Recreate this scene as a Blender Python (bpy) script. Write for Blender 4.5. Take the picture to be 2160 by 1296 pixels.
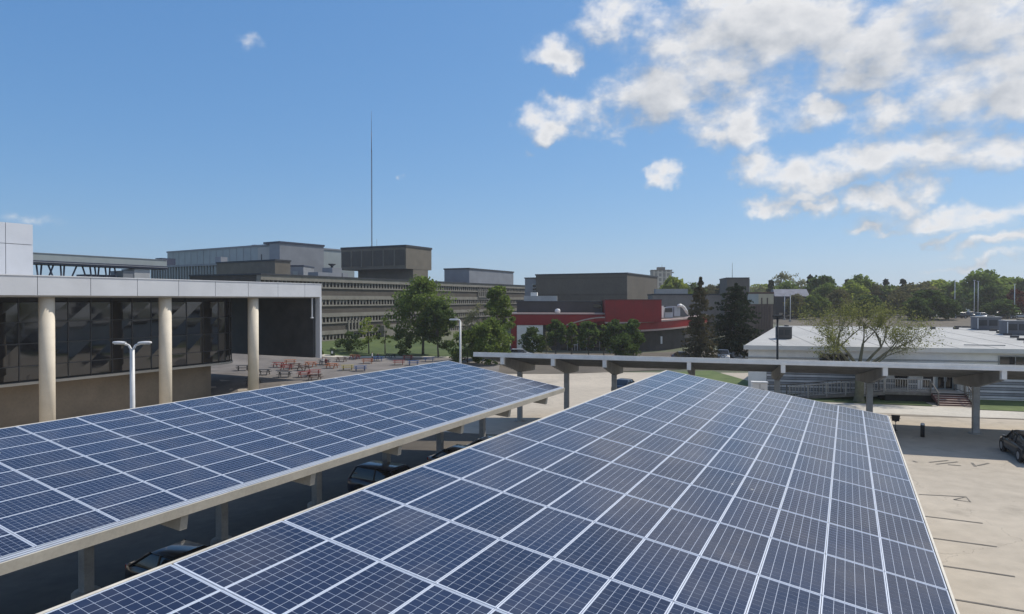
import bpy, bmesh, math, random
import numpy as np
from mathutils import Vector, Matrix
R_ = math.radians
random.seed(7); np.random.seed(7)
for o in list(bpy.data.objects): bpy.data.objects.remove(o)
scene = bpy.context.scene
col = scene.collection

# ------------------------------------------------------------------ camera
F = 1407.0; CX, CY, HY = 1080.0, 648.0, 633.0; H = 9.3
PITCH = math.atan((CY - HY) / F)
cam = bpy.data.cameras.new("camera"); camo = bpy.data.objects.new("camera", cam); col.objects.link(camo)
cam.sensor_width = 36.0; cam.lens = F / 2160.0 * 36.0
cam.clip_start = 0.1; cam.clip_end = 9000.0
camo.location = (0, 0, H); camo.rotation_euler = (math.pi / 2 - PITCH, 0, 0)
scene.camera = camo
scene.view_settings.view_transform = 'Standard'; scene.view_settings.look = 'None'
scene.view_settings.gamma = 1.0; scene.view_settings.use_curve_mapping = False
scene.view_settings.exposure = 0.14
scene.cycles.max_bounces = 6; scene.cycles.diffuse_bounces = 3; scene.cycles.glossy_bounces = 3; scene.cycles.transmission_bounces = 3

# ------------------------------------------------------------------ sun and sky
SUN_AZ, SUN_EL = 55.0, 49.0          # azimuth measured from +Y towards +X
sd = Vector((math.sin(R_(SUN_AZ)) * math.cos(R_(SUN_EL)), math.cos(R_(SUN_AZ)) * math.cos(R_(SUN_EL)), math.sin(R_(SUN_EL))))
sun = bpy.data.lights.new("sun", 'SUN'); suno = bpy.data.objects.new("sun", sun); col.objects.link(suno)
sun.energy = 3.7; sun.angle = R_(0.53); sun.color = (1.0, 0.93, 0.82)
suno.rotation_euler = sd.to_track_quat('Z', 'Y').to_euler(); suno.location = (60, 40, 80)

def ray(px, py):
    dx, dy, dz = (px - CX) / F, 1.0, -(py - CY) / F
    c, s = math.cos(PITCH), math.sin(PITCH)
    return Vector((dx, dy * c + dz * s, -dy * s + dz * c))

world = bpy.data.worlds.new("World"); scene.world = world; world.use_nodes = True
SKY_STRENGTH = 0.085
def build_world():
    nt = world.node_tree; nt.nodes.clear(); N = nt.nodes.new; L = nt.links.new
    out = N('ShaderNodeOutputWorld'); bg = N('ShaderNodeBackground'); L(bg.outputs[0], out.inputs[0])
    bg.inputs[1].default_value = SKY_STRENGTH
    sky = N('ShaderNodeTexSky'); sky.sky_type = 'NISHITA'; sky.sun_disc = False
    sky.sun_elevation = R_(SUN_EL); sky.sun_rotation = R_(SUN_AZ)
    sky.altitude = 200; sky.air_density = 1.0; sky.dust_density = 0.45; sky.ozone_density = 2.6
    # ---- cloud density as a node group of the view direction
    g = bpy.data.node_groups.new("cloud_density", 'ShaderNodeTree')
    g.interface.new_socket("Dir", in_out='INPUT', socket_type='NodeSocketVector')
    g.interface.new_socket("Density", in_out='OUTPUT', socket_type='NodeSocketFloat')
    gi = g.nodes.new('NodeGroupInput'); go = g.nodes.new('NodeGroupOutput'); gl = g.links.new
    def M(op, a, b=None, c=None):
        n = g.nodes.new('ShaderNodeMath'); n.operation = op
        for i, v in enumerate((a, b, c)):
            if v is None: continue
            if isinstance(v, (int, float)): n.inputs[i].default_value = v
            else: gl(v, n.inputs[i])
        return n.outputs[0]
    # cumulus groups: centre pixel of the photograph turned to a direction, half width, half height, weight
    blobs = [(1172,112,70,42,1.15),(1300,38,110,50,1.1),(1165,252,80,48,1.25),(1275,250,120,46,1.25),(1400,205,160,66,1.2),
             (1540,150,170,100,1.25),(1610,50,230,100,1.35),(1440,100,120,60,.95),(1840,95,200,78,1.15),(2060,50,210,120,1.2),(2080,150,170,50,1.1),
             (1500,290,70,36,1.1),(1570,272,86,58,1.3),(1720,240,70,40,1.15),(1860,250,100,46,1.2),(2000,222,110,50,1.2),(2150,205,80,52,1.25),
             (1600,360,84,46,1.3),(1700,372,120,40,1.2),(1840,335,120,44,1.3),(1970,312,130,54,1.25),(2110,320,110,50,1.1),
             (1408,366,40,30,1.1),(1640,428,80,24,1.15),(1696,447,44,18,1.2),(1850,424,90,30,1.15),(1940,398,70,32,1.1),
             (1960,458,120,24,1.15),(2110,464,110,28,1.2),(2110,522,120,16,1.1),(1990,498,100,12,.95),(1850,478,60,12,1.0),(2060,560,120,12,.8),(870,372,26,13,1.1),(520,105,40,24,.75),(1130,328,32,13,.8),(60,490,90,24,.62)]
    wn = g.nodes.new('ShaderNodeTexNoise'); wn.noise_dimensions = '3D'; gl(gi.outputs[0], wn.inputs['Vector']); wn.inputs['Scale'].default_value = 13.0; wn.inputs['Detail'].default_value = 4.0; wn.inputs['Roughness'].default_value = .6
    wv = g.nodes.new('ShaderNodeVectorMath'); wv.operation = 'MULTIPLY_ADD'; gl(wn.outputs['Color'], wv.inputs[0]); wv.inputs[1].default_value = (.13, .13, .085); wv.inputs[2].default_value = (-.065, -.065, -.0425)
    wa = g.nodes.new('ShaderNodeVectorMath'); wa.operation = 'ADD'; gl(gi.outputs[0], wa.inputs[0]); gl(wv.outputs[0], wa.inputs[1])
    acc = None
    for (px, py, wx, wy, wt) in blobs:
        c = ray(px, py).normalized()
        s = g.nodes.new('ShaderNodeVectorMath'); s.operation = 'SUBTRACT'; gl(wa.outputs[0], s.inputs[0]); s.inputs[1].default_value = c
        m = g.nodes.new('ShaderNodeVectorMath'); m.operation = 'MULTIPLY'; gl(s.outputs[0], m.inputs[0])
        kx, kz = F / wx, F / wy; m.inputs[1].default_value = (kx, kx, kz)
        l = g.nodes.new('ShaderNodeVectorMath'); l.operation = 'LENGTH'; gl(m.outputs[0], l.inputs[0])
        v = M('MULTIPLY', M('SUBTRACT', 1.3, l.outputs['Value']), wt * .8)
        v = M('MAXIMUM', v, 0.0)
        acc = v if acc is None else M('SMOOTH_MAX', acc, v, 0.25)
    # unseen cloud cover added right of and behind the view to whiten the fill light
    dt = g.nodes.new('ShaderNodeVectorMath'); dt.operation = 'DOT_PRODUCT'; gl(gi.outputs[0], dt.inputs[0]); dt.inputs[1].default_value = (.72, -.80, .40)
    rm = g.nodes.new('ShaderNodeMapRange'); rm.interpolation_type = 'SMOOTHSTEP'; gl(dt.outputs['Value'], rm.inputs[0]); rm.inputs[1].default_value = .06; rm.inputs[2].default_value = .45; rm.inputs[3].default_value = 0; rm.inputs[4].default_value = .66
    acc = M('SMOOTH_MAX', acc, rm.outputs[0], 0.2)
    sc = g.nodes.new('ShaderNodeVectorMath'); sc.operation = 'MULTIPLY'; gl(gi.outputs[0], sc.inputs[0]); sc.inputs[1].default_value = (1, 1, 1.7)
    nz = g.nodes.new('ShaderNodeTexNoise'); nz.noise_dimensions = '3D'; gl(sc.outputs[0], nz.inputs['Vector'])
    nz.inputs['Scale'].default_value = 11.0; nz.inputs['Detail'].default_value = 6.0; nz.inputs['Roughness'].default_value = 0.56; nz.inputs['Distortion'].default_value = 0.15
    n2 = g.nodes.new('ShaderNodeTexNoise'); n2.noise_dimensions = '3D'; gl(sc.outputs[0], n2.inputs['Vector'])
    n2.inputs['Scale'].default_value = 30.0; n2.inputs['Detail'].default_value = 4.0; n2.inputs['Roughness'].default_value = 0.6
    f1 = M('MULTIPLY', M('SUBTRACT', nz.outputs['Fac'], 0.5), 2.3)
    f2 = M('MULTIPLY', M('SUBTRACT', n2.outputs['Fac'], 0.5), 0.7)
    gate = M('MINIMUM', M('MAXIMUM', M('MULTIPLY', M('SUBTRACT', acc, .16), 3.0), 0.0), 1.0)
    tot = M('ADD', acc, M('MULTIPLY', M('ADD', f1, f2), gate))
    gl(M('SUBTRACT', tot, 0.22), go.inputs[0])
    tc = N('ShaderNodeTexCoord')
    def grp(vec):
        n = N('ShaderNodeGroup'); n.node_tree = g; L(vec, n.inputs[0]); return n.outputs[0]
    nrm = N('ShaderNodeVectorMath'); nrm.operation = 'NORMALIZE'; L(tc.outputs['Generated'], nrm.inputs[0])
    off = N('ShaderNodeVectorMath'); off.operation = 'ADD'; L(nrm.outputs[0], off.inputs[0]); off.inputs[1].default_value = (0.016, 0.0, 0.03)
    d0 = grp(nrm.outputs[0]); d1 = grp(off.outputs[0])
    def W(op, a, b=None, clamp=False):
        n = N('ShaderNodeMath'); n.operation = op; n.use_clamp = clamp
        for i, v in enumerate((a, b)):
            if v is None: continue
            if isinstance(v, (int, float)): n.inputs[i].default_value = v
            else: L(v, n.inputs[i])
        return n.outputs[0]
    mr = N('ShaderNodeMapRange'); mr.interpolation_type = 'SMOOTHSTEP'; L(d0, mr.inputs[0]); mr.inputs[1].default_value = 0.0; mr.inputs[2].default_value = 0.9
    mr.inputs[3].default_value = 0.0; mr.inputs[4].default_value = 0.97
    lit = W('ADD', W('MULTIPLY', W('SUBTRACT', d0, d1), 0.85), 0.60, True)
    thick = N('ShaderNodeMapRange'); L(d0, thick.inputs[0]); thick.inputs[1].default_value = 0.75; thick.inputs[2].default_value = 1.6; thick.inputs[3].default_value = 0.0; thick.inputs[4].default_value = 0.55
    lit2 = W('SUBTRACT', lit, thick.outputs[0], True)
    cr = N('ShaderNodeMix'); cr.data_type = 'RGBA'; L(lit2, cr.inputs[0])
    k = 1.0 / SKY_STRENGTH
    cr.inputs[6].default_value = (.34 * k, .38 * k, .44 * k, 1); cr.inputs[7].default_value = (.78 * k, .78 * k, .79 * k, 1)
    mx = N('ShaderNodeMix'); mx.data_type = 'RGBA'; L(mr.outputs[0], mx.inputs[0]); tint = N('ShaderNodeVectorMath'); tint.operation = 'MULTIPLY'; L(sky.outputs[0], tint.inputs[0]); tint.inputs[1].default_value = (.92, 1.06, 1.14); 
    # camera-like tone response of the sky colours
    sx = N('ShaderNodeSeparateColor'); L(tint.outputs[0], sx.inputs[0]); cb = N('ShaderNodeCombineColor'); E0 = SKY_STRENGTH * 1.087
    for i, (t0, o0, pw) in enumerate(((.13, .122, .80), (.254, .295, .60), (.468, .60, .44))):
        L(W('MULTIPLY', W('POWER', W('MULTIPLY', sx.outputs[i], E0 / t0), pw), o0 / E0), cb.inputs[i])
    L(cb.outputs[0], mx.inputs[6]); L(cr.outputs[2], mx.inputs[7])
    L(mx.outputs[2], bg.inputs[0])
build_world()
world.cycles.sampling_method = 'MANUAL'; world.cycles.sample_map_resolution = 256

# ------------------------------------------------------------------ terrain height and pixel helpers
CA, SA = 0.8933, 0.4495              # canopy axis (A) is 26.7 degrees right of the view axis
def AR(x, y): return (SA * x + CA * y, CA * x - SA * y)
def XY(a, r): return (SA * a + CA * r, CA * a - SA * r)
def sstep(a, b, v):
    t = min(1, max(0, (v - a) / (b - a))); return t * t * (3 - 2 * t)
def gh(x, y):
    a, r = AR(x, y)
    z = -0.045 * min(31, max(0, -r - 5)) * sstep(400, 250, y)
    z -= 2.4 * sstep(-44, -57, r) * sstep(62, 52, a) * sstep(-60, -20, a)
    z += 4.0 * sstep(118, 190, y) * sstep(35, 75, x) * sstep(600, 420, y)
    z += 1.8 * sstep(-82, -99, r) * sstep(110, 130, y) * sstep(420, 300, y)
    return z
def at(px, py, d):
    r = ray(px, py); return Vector((0, 0, H)) + r * (d / r.y)
def G(px, py):
    r = ray(px, py); z = 0.0
    for _ in range(12):
        t = (z - H) / r.z; x, y = r.x * t, r.y * t; z = gh(x, y)
    return Vector((x, y, z))

# ------------------------------------------------------------------ materials
MATS = {}
def mat(name, c, rough=0.8, var=0.12, scale=1.5, bump=0.0, bscale=20.0, metal=0.0, spec=0.5, c2=None, fine=0.0, coat=0.0, emit=None):
    if name in MATS: return MATS[name]
    m = bpy.data.materials.new(name); m.use_nodes = True; nt = m.node_tree; N = nt.nodes.new; L = nt.links.new
    b = nt.nodes['Principled BSDF']
    b.inputs['Roughness'].default_value = rough; b.inputs['Metallic'].default_value = metal
    b.inputs['Specular IOR Level'].default_value = spec; b.inputs['Coat Weight'].default_value = coat
    tc = N('ShaderNodeTexCoord')
    n = N('ShaderNodeTexNoise'); L(tc.outputs['Object'], n.inputs['Vector']); n.inputs['Scale'].default_value = scale; n.inputs['Detail'].default_value = 8; n.inputs['Roughness'].default_value = .62
    if c2 is None:
        c1 = tuple(max(0, v * (1 - var * 1.6)) for v in c); c2_ = tuple(v * (1 + var * 1.6) for v in c)
    else: c1, c2_ = c, c2
    rp = N('ShaderNodeValToRGB'); L(n.outputs['Fac'], rp.inputs[0])
    rp.color_ramp.elements[0].position = .3; rp.color_ramp.elements[1].position = .7
    rp.color_ramp.elements[0].color = (*c1, 1); rp.color_ramp.elements[1].color = (*c2_, 1)
    o = rp.outputs[0]
    if fine:
        n3 = N('ShaderNodeTexNoise'); L(tc.outputs['Object'], n3.inputs['Vector']); n3.inputs['Scale'].default_value = scale * 14; n3.inputs['Detail'].default_value = 5
        mm = N('ShaderNodeMix'); mm.data_type = 'RGBA'; mm.blend_type = 'OVERLAY'; mm.inputs[0].default_value = fine; L(o, mm.inputs[6]); L(n3.outputs['Color'], mm.inputs[7])
        hs = N('ShaderNodeRGBToBW'); L(n3.outputs['Color'], hs.inputs[0]); L(hs.outputs[0], mm.inputs[7]); o = mm.outputs[2]
    L(o, b.inputs['Base Color'])
    if bump:
        n2 = N('ShaderNodeTexNoise'); L(tc.outputs['Object'], n2.inputs['Vector']); n2.inputs['Scale'].default_value = bscale; n2.inputs['Detail'].default_value = 5
        bp = N('ShaderNodeBump'); bp.inputs['Strength'].default_value = bump; bp.inputs['Distance'].default_value = .03; L(n2.outputs['Fac'], bp.inputs['Height']); L(bp.outputs[0], b.inputs['Normal'])
    if emit: b.inputs['Emission Color'].default_value = (*emit, 1); b.inputs['Emission Strength'].default_value = 1
    MATS[name] = m; return m

def leaf_mat(name, c1, c2, trans=0.35):
    if name in MATS: return MATS[name]
    m = bpy.data.materials.new(name); m.use_nodes = True; nt = m.node_tree; nt.nodes.clear(); N = nt.nodes.new; L = nt.links.new
    out = N('ShaderNodeOutputMaterial'); d = N('ShaderNodeBsdfDiffuse'); t = N('ShaderNodeBsdfTranslucent'); mx = N('ShaderNodeMixShader')
    geo = N('ShaderNodeNewGeometry'); oi = N('ShaderNodeObjectInfo'); tc = N('ShaderNodeTexCoord')
    nz = N('ShaderNodeTexNoise'); nz.inputs['Scale'].default_value = .55; nz.inputs['Detail'].default_value = 3; L(tc.outputs['Object'], nz.inputs['Vector'])
    ad = N('ShaderNodeMath'); ad.operation = 'MULTIPLY_ADD'; L(geo.outputs['Random Per Island'], ad.inputs[0]); ad.inputs[1].default_value = .55
    sb = N('ShaderNodeMath'); sb.operation = 'MULTIPLY_ADD'; L(nz.outputs['Fac'], sb.inputs[0]); sb.inputs[1].default_value = 1.3; sb.inputs[2].default_value = -.42
    L(sb.outputs[0], ad.inputs[2])
    rp = N('ShaderNodeValToRGB'); L(ad.outputs[0], rp.inputs[0]); rp.color_ramp.elements[0].color = (*c1, 1); rp.color_ramp.elements[1].color = (*c2, 1)
    hv = N('ShaderNodeHueSaturation'); L(rp.outputs[0], hv.inputs['Color'])
    vv = N('ShaderNodeMath'); vv.operation = 'MULTIPLY_ADD'; L(oi.outputs['Random'], vv.inputs[0]); vv.inputs[1].default_value = .35; vv.inputs[2].default_value = .85; L(vv.outputs[0], hv.inputs['Value'])
    L(hv.outputs[0], d.inputs[0]); L(hv.outputs[0], t.inputs[0]); mx.inputs[0].default_value = trans
    L(d.outputs[0], mx.inputs[1]); L(t.outputs[0], mx.inputs[2]); L(mx.outputs[0], out.inputs[0])
    MATS[name] = m; return m

def glass_mat(name, c=(.012, .014, .017), rough=.06, spec=.5, var=.3, scale=.4):
    return mat(name, c, rough, var, scale, spec=spec)

def panel_cell_mat():
    m = bpy.data.materials.new("solar_cell"); m.use_nodes = True; nt = m.node_tree; N = nt.nodes.new; L = nt.links.new
    b = nt.nodes['Principled BSDF']; tc = N('ShaderNodeTexCoord'); oi = N('ShaderNodeObjectInfo'); geo = N('ShaderNodeNewGeometry')
    v = N('ShaderNodeTexVoronoi'); v.inputs['Scale'].default_value = 55; L(tc.outputs['Object'], v.inputs['Vector'])
    a = N('ShaderNodeMath'); a.operation = 'MULTIPLY_ADD'; L(geo.outputs['Random Per Island'], a.inputs[0]); a.inputs[1].default_value = .3
    bw = N('ShaderNodeRGBToBW'); L(v.outputs['Color'], bw.inputs[0])
    c_ = N('ShaderNodeMath'); c_.operation = 'MULTIPLY_ADD'; L(bw.outputs[0], c_.inputs[0]); c_.inputs[1].default_value = .35; L(c_.outputs[0], a.inputs[2])
    o2 = N('ShaderNodeMath'); o2.operation = 'MULTIPLY'; L(oi.outputs['Random'], o2.inputs[0]); o2.inputs[1].default_value = .75; L(o2.outputs[0], c_.inputs[2])
    rp = N('ShaderNodeValToRGB'); L(a.outputs[0], rp.inputs[0])
    rp.color_ramp.elements[0].color = (.008, .013, .038, 1); rp.color_ramp.elements[1].color = (.020, .031, .072, 1)
    # dust on the glass
    dn = N('ShaderNodeTexNoise'); dn.inputs['Scale'].default_value = .9; dn.inputs['Detail'].default_value = 7; gp = N('ShaderNodeNewGeometry'); L(gp.outputs['Position'], dn.inputs['Vector'])
    dr = N('ShaderNodeMapRange'); L(dn.outputs['Fac'], dr.inputs[0]); dr.inputs[1].default_value = .45; dr.inputs[2].default_value = .75; dr.inputs[3].default_value = .02; dr.inputs[4].default_value = .16
    mx = N('ShaderNodeMix'); mx.data_type = 'RGBA'; L(dr.outputs[0], mx.inputs[0]); L(rp.outputs[0], mx.inputs[6]); mx.inputs[7].default_value = (.30, .27, .24, 1)
    vd = N('ShaderNodeTexVoronoi'); vd.inputs['Scale'].default_value = .8; L(gp.outputs['Position'], vd.inputs['Vector'])
    dd = N('ShaderNodeMapRange'); L(vd.outputs['Distance'], dd.inputs[0]); dd.inputs[1].default_value = .035; dd.inputs[2].default_value = .025; dd.inputs[3].default_value = 0; dd.inputs[4].default_value = .75
    m3 = N('ShaderNodeMix'); m3.data_type = 'RGBA'; L(dd.outputs[0], m3.inputs[0]); L(mx.outputs[2], m3.inputs[6]); m3.inputs[7].default_value = (.62, .60, .55, 1)
    L(m3.outputs[2], b.inputs['Base Color'])
    b.inputs['Roughness'].default_value = .16; b.inputs['IOR'].default_value = 1.42; b.inputs['Specular IOR Level'].default_value = .5
    nz = N('ShaderNodeTexNoise'); nz.inputs['Scale'].default_value = 2.2; L(gp.outputs['Position'], nz.inputs['Vector'])
    bp = N('ShaderNodeBump'); bp.inputs['Strength'].default_value = .05; bp.inputs['Distance'].default_value = .02; L(nz.outputs['Fac'], bp.inputs['Height']); L(bp.outputs[0], b.inputs['Normal'])
    return m
CELL = panel_cell_mat()
BACKSHEET = mat("backsheet", (.50, .56, .68), .35, .05, 2)
ALU = mat("anodised_aluminium", (.62, .67, .76), .45, .05, 3)
STEEL = mat("galvanised_steel", (.34, .34, .33), .6, .15, 1.2, fine=.3)
FASCIA = mat("painted_fascia", (.56, .52, .44), .6, .10, .8, fine=.25)
FASCIA2 = mat("weathered_white_fascia", (.80, .79, .76), .6, .10, .6, fine=.3)
DKSTEEL = mat("shade_dark_steel", (.20, .20, .195), .65, .15, 1.0)  # steel darkened in colour for the shaded underside of the far canopy
def pavement_mat(name, c):
    m = mat(name, c, .92, .07, .10, bump=.15, bscale=30, fine=.3); nt = m.node_tree; N = nt.nodes.new; L = nt.links.new; b = nt.nodes['Principled BSDF']
    src = b.inputs['Base Color'].links[0].from_socket; tc = N('ShaderNodeTexCoord')
    def noise(sc, lo, hi, det=6):
        n = N('ShaderNodeTexNoise'); L(tc.outputs['Object'], n.inputs['Vector']); n.inputs['Scale'].default_value = sc; n.inputs['Detail'].default_value = det; n.inputs['Roughness'].default_value = .65
        r = N('ShaderNodeMapRange'); L(n.outputs['Fac'], r.inputs[0]); r.inputs[1].default_value = lo; r.inputs[2].default_value = hi; return r.outputs[0]
    v = N('ShaderNodeTexVoronoi'); v.feature = 'DISTANCE_TO_EDGE'; v.inputs['Scale'].default_value = .16
    wn = N('ShaderNodeTexNoise'); L(tc.outputs['Object'], wn.inputs['Vector']); wn.inputs['Scale'].default_value = .9; wn.inputs['Detail'].default_value = 5
    ad = N('ShaderNodeVectorMath'); ad.operation = 'MULTIPLY_ADD'; L(wn.outputs['Color'], ad.inputs[0]); ad.inputs[1].default_value = (1.6, 1.6, 0); L(tc.outputs['Object'], ad.inputs[2]); L(ad.outputs[0], v.inputs['Vector'])
    cr = N('ShaderNodeMapRange'); L(v.outputs['Distance'], cr.inputs[0]); cr.inputs[1].default_value = .004; cr.inputs[2].default_value = .0; cr.inputs[3].default_value = 0; cr.inputs[4].default_value = .5
    def mixc(f, col, k, prev):
        q = N('ShaderNodeMix'); q.data_type = 'RGBA'; mm = N('ShaderNodeMath'); mm.operation = 'MULTIPLY'; mm.use_clamp = True; L(f, mm.inputs[0]); mm.inputs[1].default_value = k
        L(mm.outputs[0], q.inputs[0]); L(prev, q.inputs[6]); q.inputs[7].default_value = (*col, 1); return q.outputs[2]
    o = mixc(noise(.33, .60, .74), tuple(x * .55 for x in c), .6, src)           # oil and tyre stains
    o = mixc(noise(.07, .55, .68, 3), tuple(min(1, x * 1.18) for x in c), .6, o)   # paler patches
    o = mixc(cr.outputs[0], tuple(x * .4 for x in c), 1.0, o)                      # cracks
    L(o, b.inputs['Base Color']); return m
CONCRETE = pavement_mat("concrete_pavement", (.445, .39, .315))
ASPHALT = mat("asphalt", (.105, .088, .066), .92, .22, .15, bump=.2, bscale=40, fine=.4)
GREYPAVE = mat("grey_paving", (.165, .148, .135), .9, .2, .2, fine=.35)
LIGHTPATH = mat("pale_walkway", (.50, .465, .40), .9, .08, .3, fine=.3)
GRASS = mat("lawn", (.035, .065, .016), .95, .25, .25, c2=(.085, .12, .03), fine=.5, bump=.4, bscale=12)
GRASS2 = mat("bright_lawn", (.055, .095, .02), .95, .25, .6, c2=(.125, .165, .05), fine=.6, bump=.4, bscale=12)
FIELD = mat("distant_ground", (.06, .08, .035), .95, .2, .02, c2=(.14, .14, .10))
WHITE = mat("white_cladding", (.56, .58, .62), .45, .04, .4)
COLUMN = mat("cream_column", (.66, .60, .50), .7, .06, .6, fine=.15)
BEIGE = mat("tan_wall", (.20, .165, .125), .85, .12, .3, fine=.2)
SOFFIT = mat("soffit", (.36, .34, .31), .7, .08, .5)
CHAR = mat("charcoal_panel", (.045, .046, .05), .55, .2, .5)
GLASS = glass_mat("dark_glass", (.018, .018, .020), .04, 1.0)
MULL = mat("dark_mullion", (.035, .036, .04), .4, .1, 1)
BRICK = mat("brown_brick", (.085, .075, .064), .9, .14, .5, fine=.4)
BRICKB = mat("brown_concrete", (.15, .135, .112), .85, .10, .4, fine=.3)
BAND = mat("concrete_band", (.22, .21, .185), .85, .12, .5, fine=.3)
CAP = mat("dark_coping", (.03, .035, .045), .6, .2, 1)
GREYM = mat("pale_metal_cladding", (.30, .34, .35), .5, .06, .3)
GREYB = mat("bluegrey_cladding", (.22, .235, .265), .55, .08, .3)
NAVY = mat("navy_steel", (.03, .04, .075), .5, .15, .6)
RED = mat("red_cladding", (.26, .008, .010), .5, .10, .35)
WTRIM = mat("pale_trim", (.42, .32, .29), .6, .08, 1)
ROOFW = mat("pale_membrane_roof", (.37, .37, .36), .8, .10, .15, fine=.25)
WALLW = mat("pale_stucco_wall", (.84, .82, .78), .85, .08, .4, fine=.25)
SIDING = mat("grey_siding", (.24, .245, .25), .7, .15, .6, fine=.2)
WOOD = mat("weathered_wood", (.19, .17, .145), .85, .2, 3, fine=.3)
STEPM = mat("red_brown_step", (.15, .06, .05), .8, .2, 2)
STEPT = mat("worn_tread", (.36, .28, .24), .85, .12, 2, fine=.3)
BLACK = mat("black_paint", (.012, .012, .013), .45, .2, 2)
LAMPW = mat("pale_lamp_paint", (.66, .66, .65), .45, .05, 3)
BARK = mat("bark", (.075, .068, .055), .95, .3, 4, bump=.5, bscale=18, c2=(.13, .12, .095))
BARKG = mat("mossy_bark", (.10, .095, .06), .95, .3, 3, bump=.5, bscale=18, c2=(.19, .18, .115))
TYRE = mat("tyre_rubber", (.012, .012, .012), .85, .2, 5)
RIM = mat("wheel_rim", (.45, .46, .48), .35, .1, 5, metal=.7)
CARGLASS = glass_mat("car_glass", (.012, .016, .022), .04, .7)
HLIGHT = mat("headlight_lens", (.7, .72, .75), .15, .05, 4)
TLIGHT = mat("tail_light_lens", (.32, .012, .012), .2, .1, 4)

# ------------------------------------------------------------------ mesh builder
class MB:
    def __init__(s): s.v = []; s.f = []; s.m = []
    def add(s, vs, fs, mi=0):
        o = len(s.v); s.v += [tuple(p) for p in vs]; s.f += [tuple(i + o for i in f) for f in fs]; s.m += [mi] * len(fs); return s
    def box(s, x0, x1, y0, y1, z0, z1, mi=0):
        return s.add([(x0,y0,z0),(x1,y0,z0),(x1,y1,z0),(x0,y1,z0),(x0,y0,z1),(x1,y0,z1),(x1,y1,z1),(x0,y1,z1)],
                     [(0,3,2,1),(4,5,6,7),(0,1,5,4),(1,2,6,5),(2,3,7,6),(3,0,4,7)], mi)
    def hexa(s, lo, hi, mi=0):   # 4 bottom + 4 top points (ccw from above)
        return s.add(list(lo) + list(hi), [(0,3,2,1),(4,5,6,7),(0,1,5,4),(1,2,6,5),(2,3,7,6),(3,0,4,7)], mi)
    def prism(s, pts, z0, z1, mi=0):
        n = len(pts); vs = [(p[0], p[1], z0) for p in pts] + [(p[0], p[1], z1) for p in pts]
        fs = [tuple(reversed(range(n))), tuple(range(n, 2 * n))] + [(i, (i + 1) % n, n + (i + 1) % n, n + i) for i in range(n)]
        return s.add(vs, fs, mi)
    def tube(s, p0, p1, r0, r1=None, n=8, mi=0, cap=True):
        r1 = r0 if r1 is None else r1
        p0, p1 = Vector(p0), Vector(p1); d = (p1 - p0)
        if d.length < 1e-6: return s
        d.normalize(); u = d.orthogonal().normalized(); w = d.cross(u)
        vs = []
        for p, r in ((p0, r0), (p1, r1)):
            for i in range(n):
                a = 2 * math.pi * i / n; vs.append(p + (u * math.cos(a) + w * math.sin(a)) * r)
        fs = [(i, (i + 1) % n, n + (i + 1) % n, n + i) for i in range(n)]
        if cap: fs += [tuple(reversed(range(n))), tuple(range(n, 2 * n))]
        return s.add(vs, fs, mi)
    def path(s, pts, r, n=6, mi=0):
        for a, b in zip(pts[:-1], pts[1:]): s.tube(a, b, r, r, n, mi)
        return s
    def lathe(s, prof, n=16, o=(0,0,0), axis='z', mi=0):
        vs = []
        for (r, z) in prof:
            for i in range(n):
                a = 2 * math.pi * i / n; c, k = r * math.cos(a), r * math.sin(a)
                p = (c, k, z) if axis == 'z' else ((z, c, k) if axis == 'x' else (k, z, c))
                vs.append((p[0] + o[0], p[1] + o[1], p[2] + o[2]))
        fs = []
        for j in range(len(prof) - 1):
            for i in range(n): fs.append((j*n+i, j*n+(i+1)%n, (j+1)*n+(i+1)%n, (j+1)*n+i))
        if prof[0][0] > 1e-5: fs.append(tuple(reversed(range(n))))
        if prof[-1][0] > 1e-5: fs.append(tuple((len(prof)-1)*n + i for i in range(n)))
        return s.add(vs, fs, mi)
    def mesh(s, name, mats, smooth=False):
        me = bpy.data.meshes.new(name); me.from_pydata(s.v, [], s.f)
        for m in (mats if isinstance(mats, (list, tuple)) else [mats]): me.materials.append(m)
        if any(s.m): me.polygons.foreach_set('material_index', s.m)
        if smooth: me.polygons.foreach_set('use_smooth', [True] * len(s.f))
        me.update(); return me
    def build(s, name, mats, parent=None, smooth=False):
        return obj(name, s.mesh(name, mats, smooth), parent)
def obj(name, me, parent=None, loc=None, rot=None, scale=None):
    o = bpy.data.objects.new(name, me); col.objects.link(o)
    if parent: o.parent = parent
    if loc is not None: o.location = loc
    if rot is not None: o.rotation_euler = rot
    if scale is not None: o.scale = scale
    return o
def tag(o, label, cat, group=None):
    o['label'] = label; o['category'] = cat
    if group: o['group'] = group
    return o
def thing(name, label, cat, loc=(0,0,0), yaw=0.0, group=None):
    o = bpy.data.objects.new(name, None); col.objects.link(o); o.empty_display_size = .5
    o.location = loc; o.rotation_euler = (0, 0, yaw); return tag(o, label, cat, group)
def struct(name, mb, m, smooth=False):
    o = mb.build(name, m, None, smooth); o['kind'] = 'structure'; return o
def copy_tree(o, parent=None):
    c = o.copy(); col.objects.link(c); c.parent = parent
    for ch in list(o.children): copy_tree(ch, c)
    return c
def facade(name, label, cat, p0, p1, z0, group=None):
    """thing with x along the front (p0 left, p1 right), y away from the viewer"""
    p0, p1 = Vector(p0[:2]), Vector(p1[:2]); d = p1 - p0
    return thing(name, label, cat, (p0.x, p0.y, z0), math.atan2(d.y, d.x), group), d.length

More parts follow.
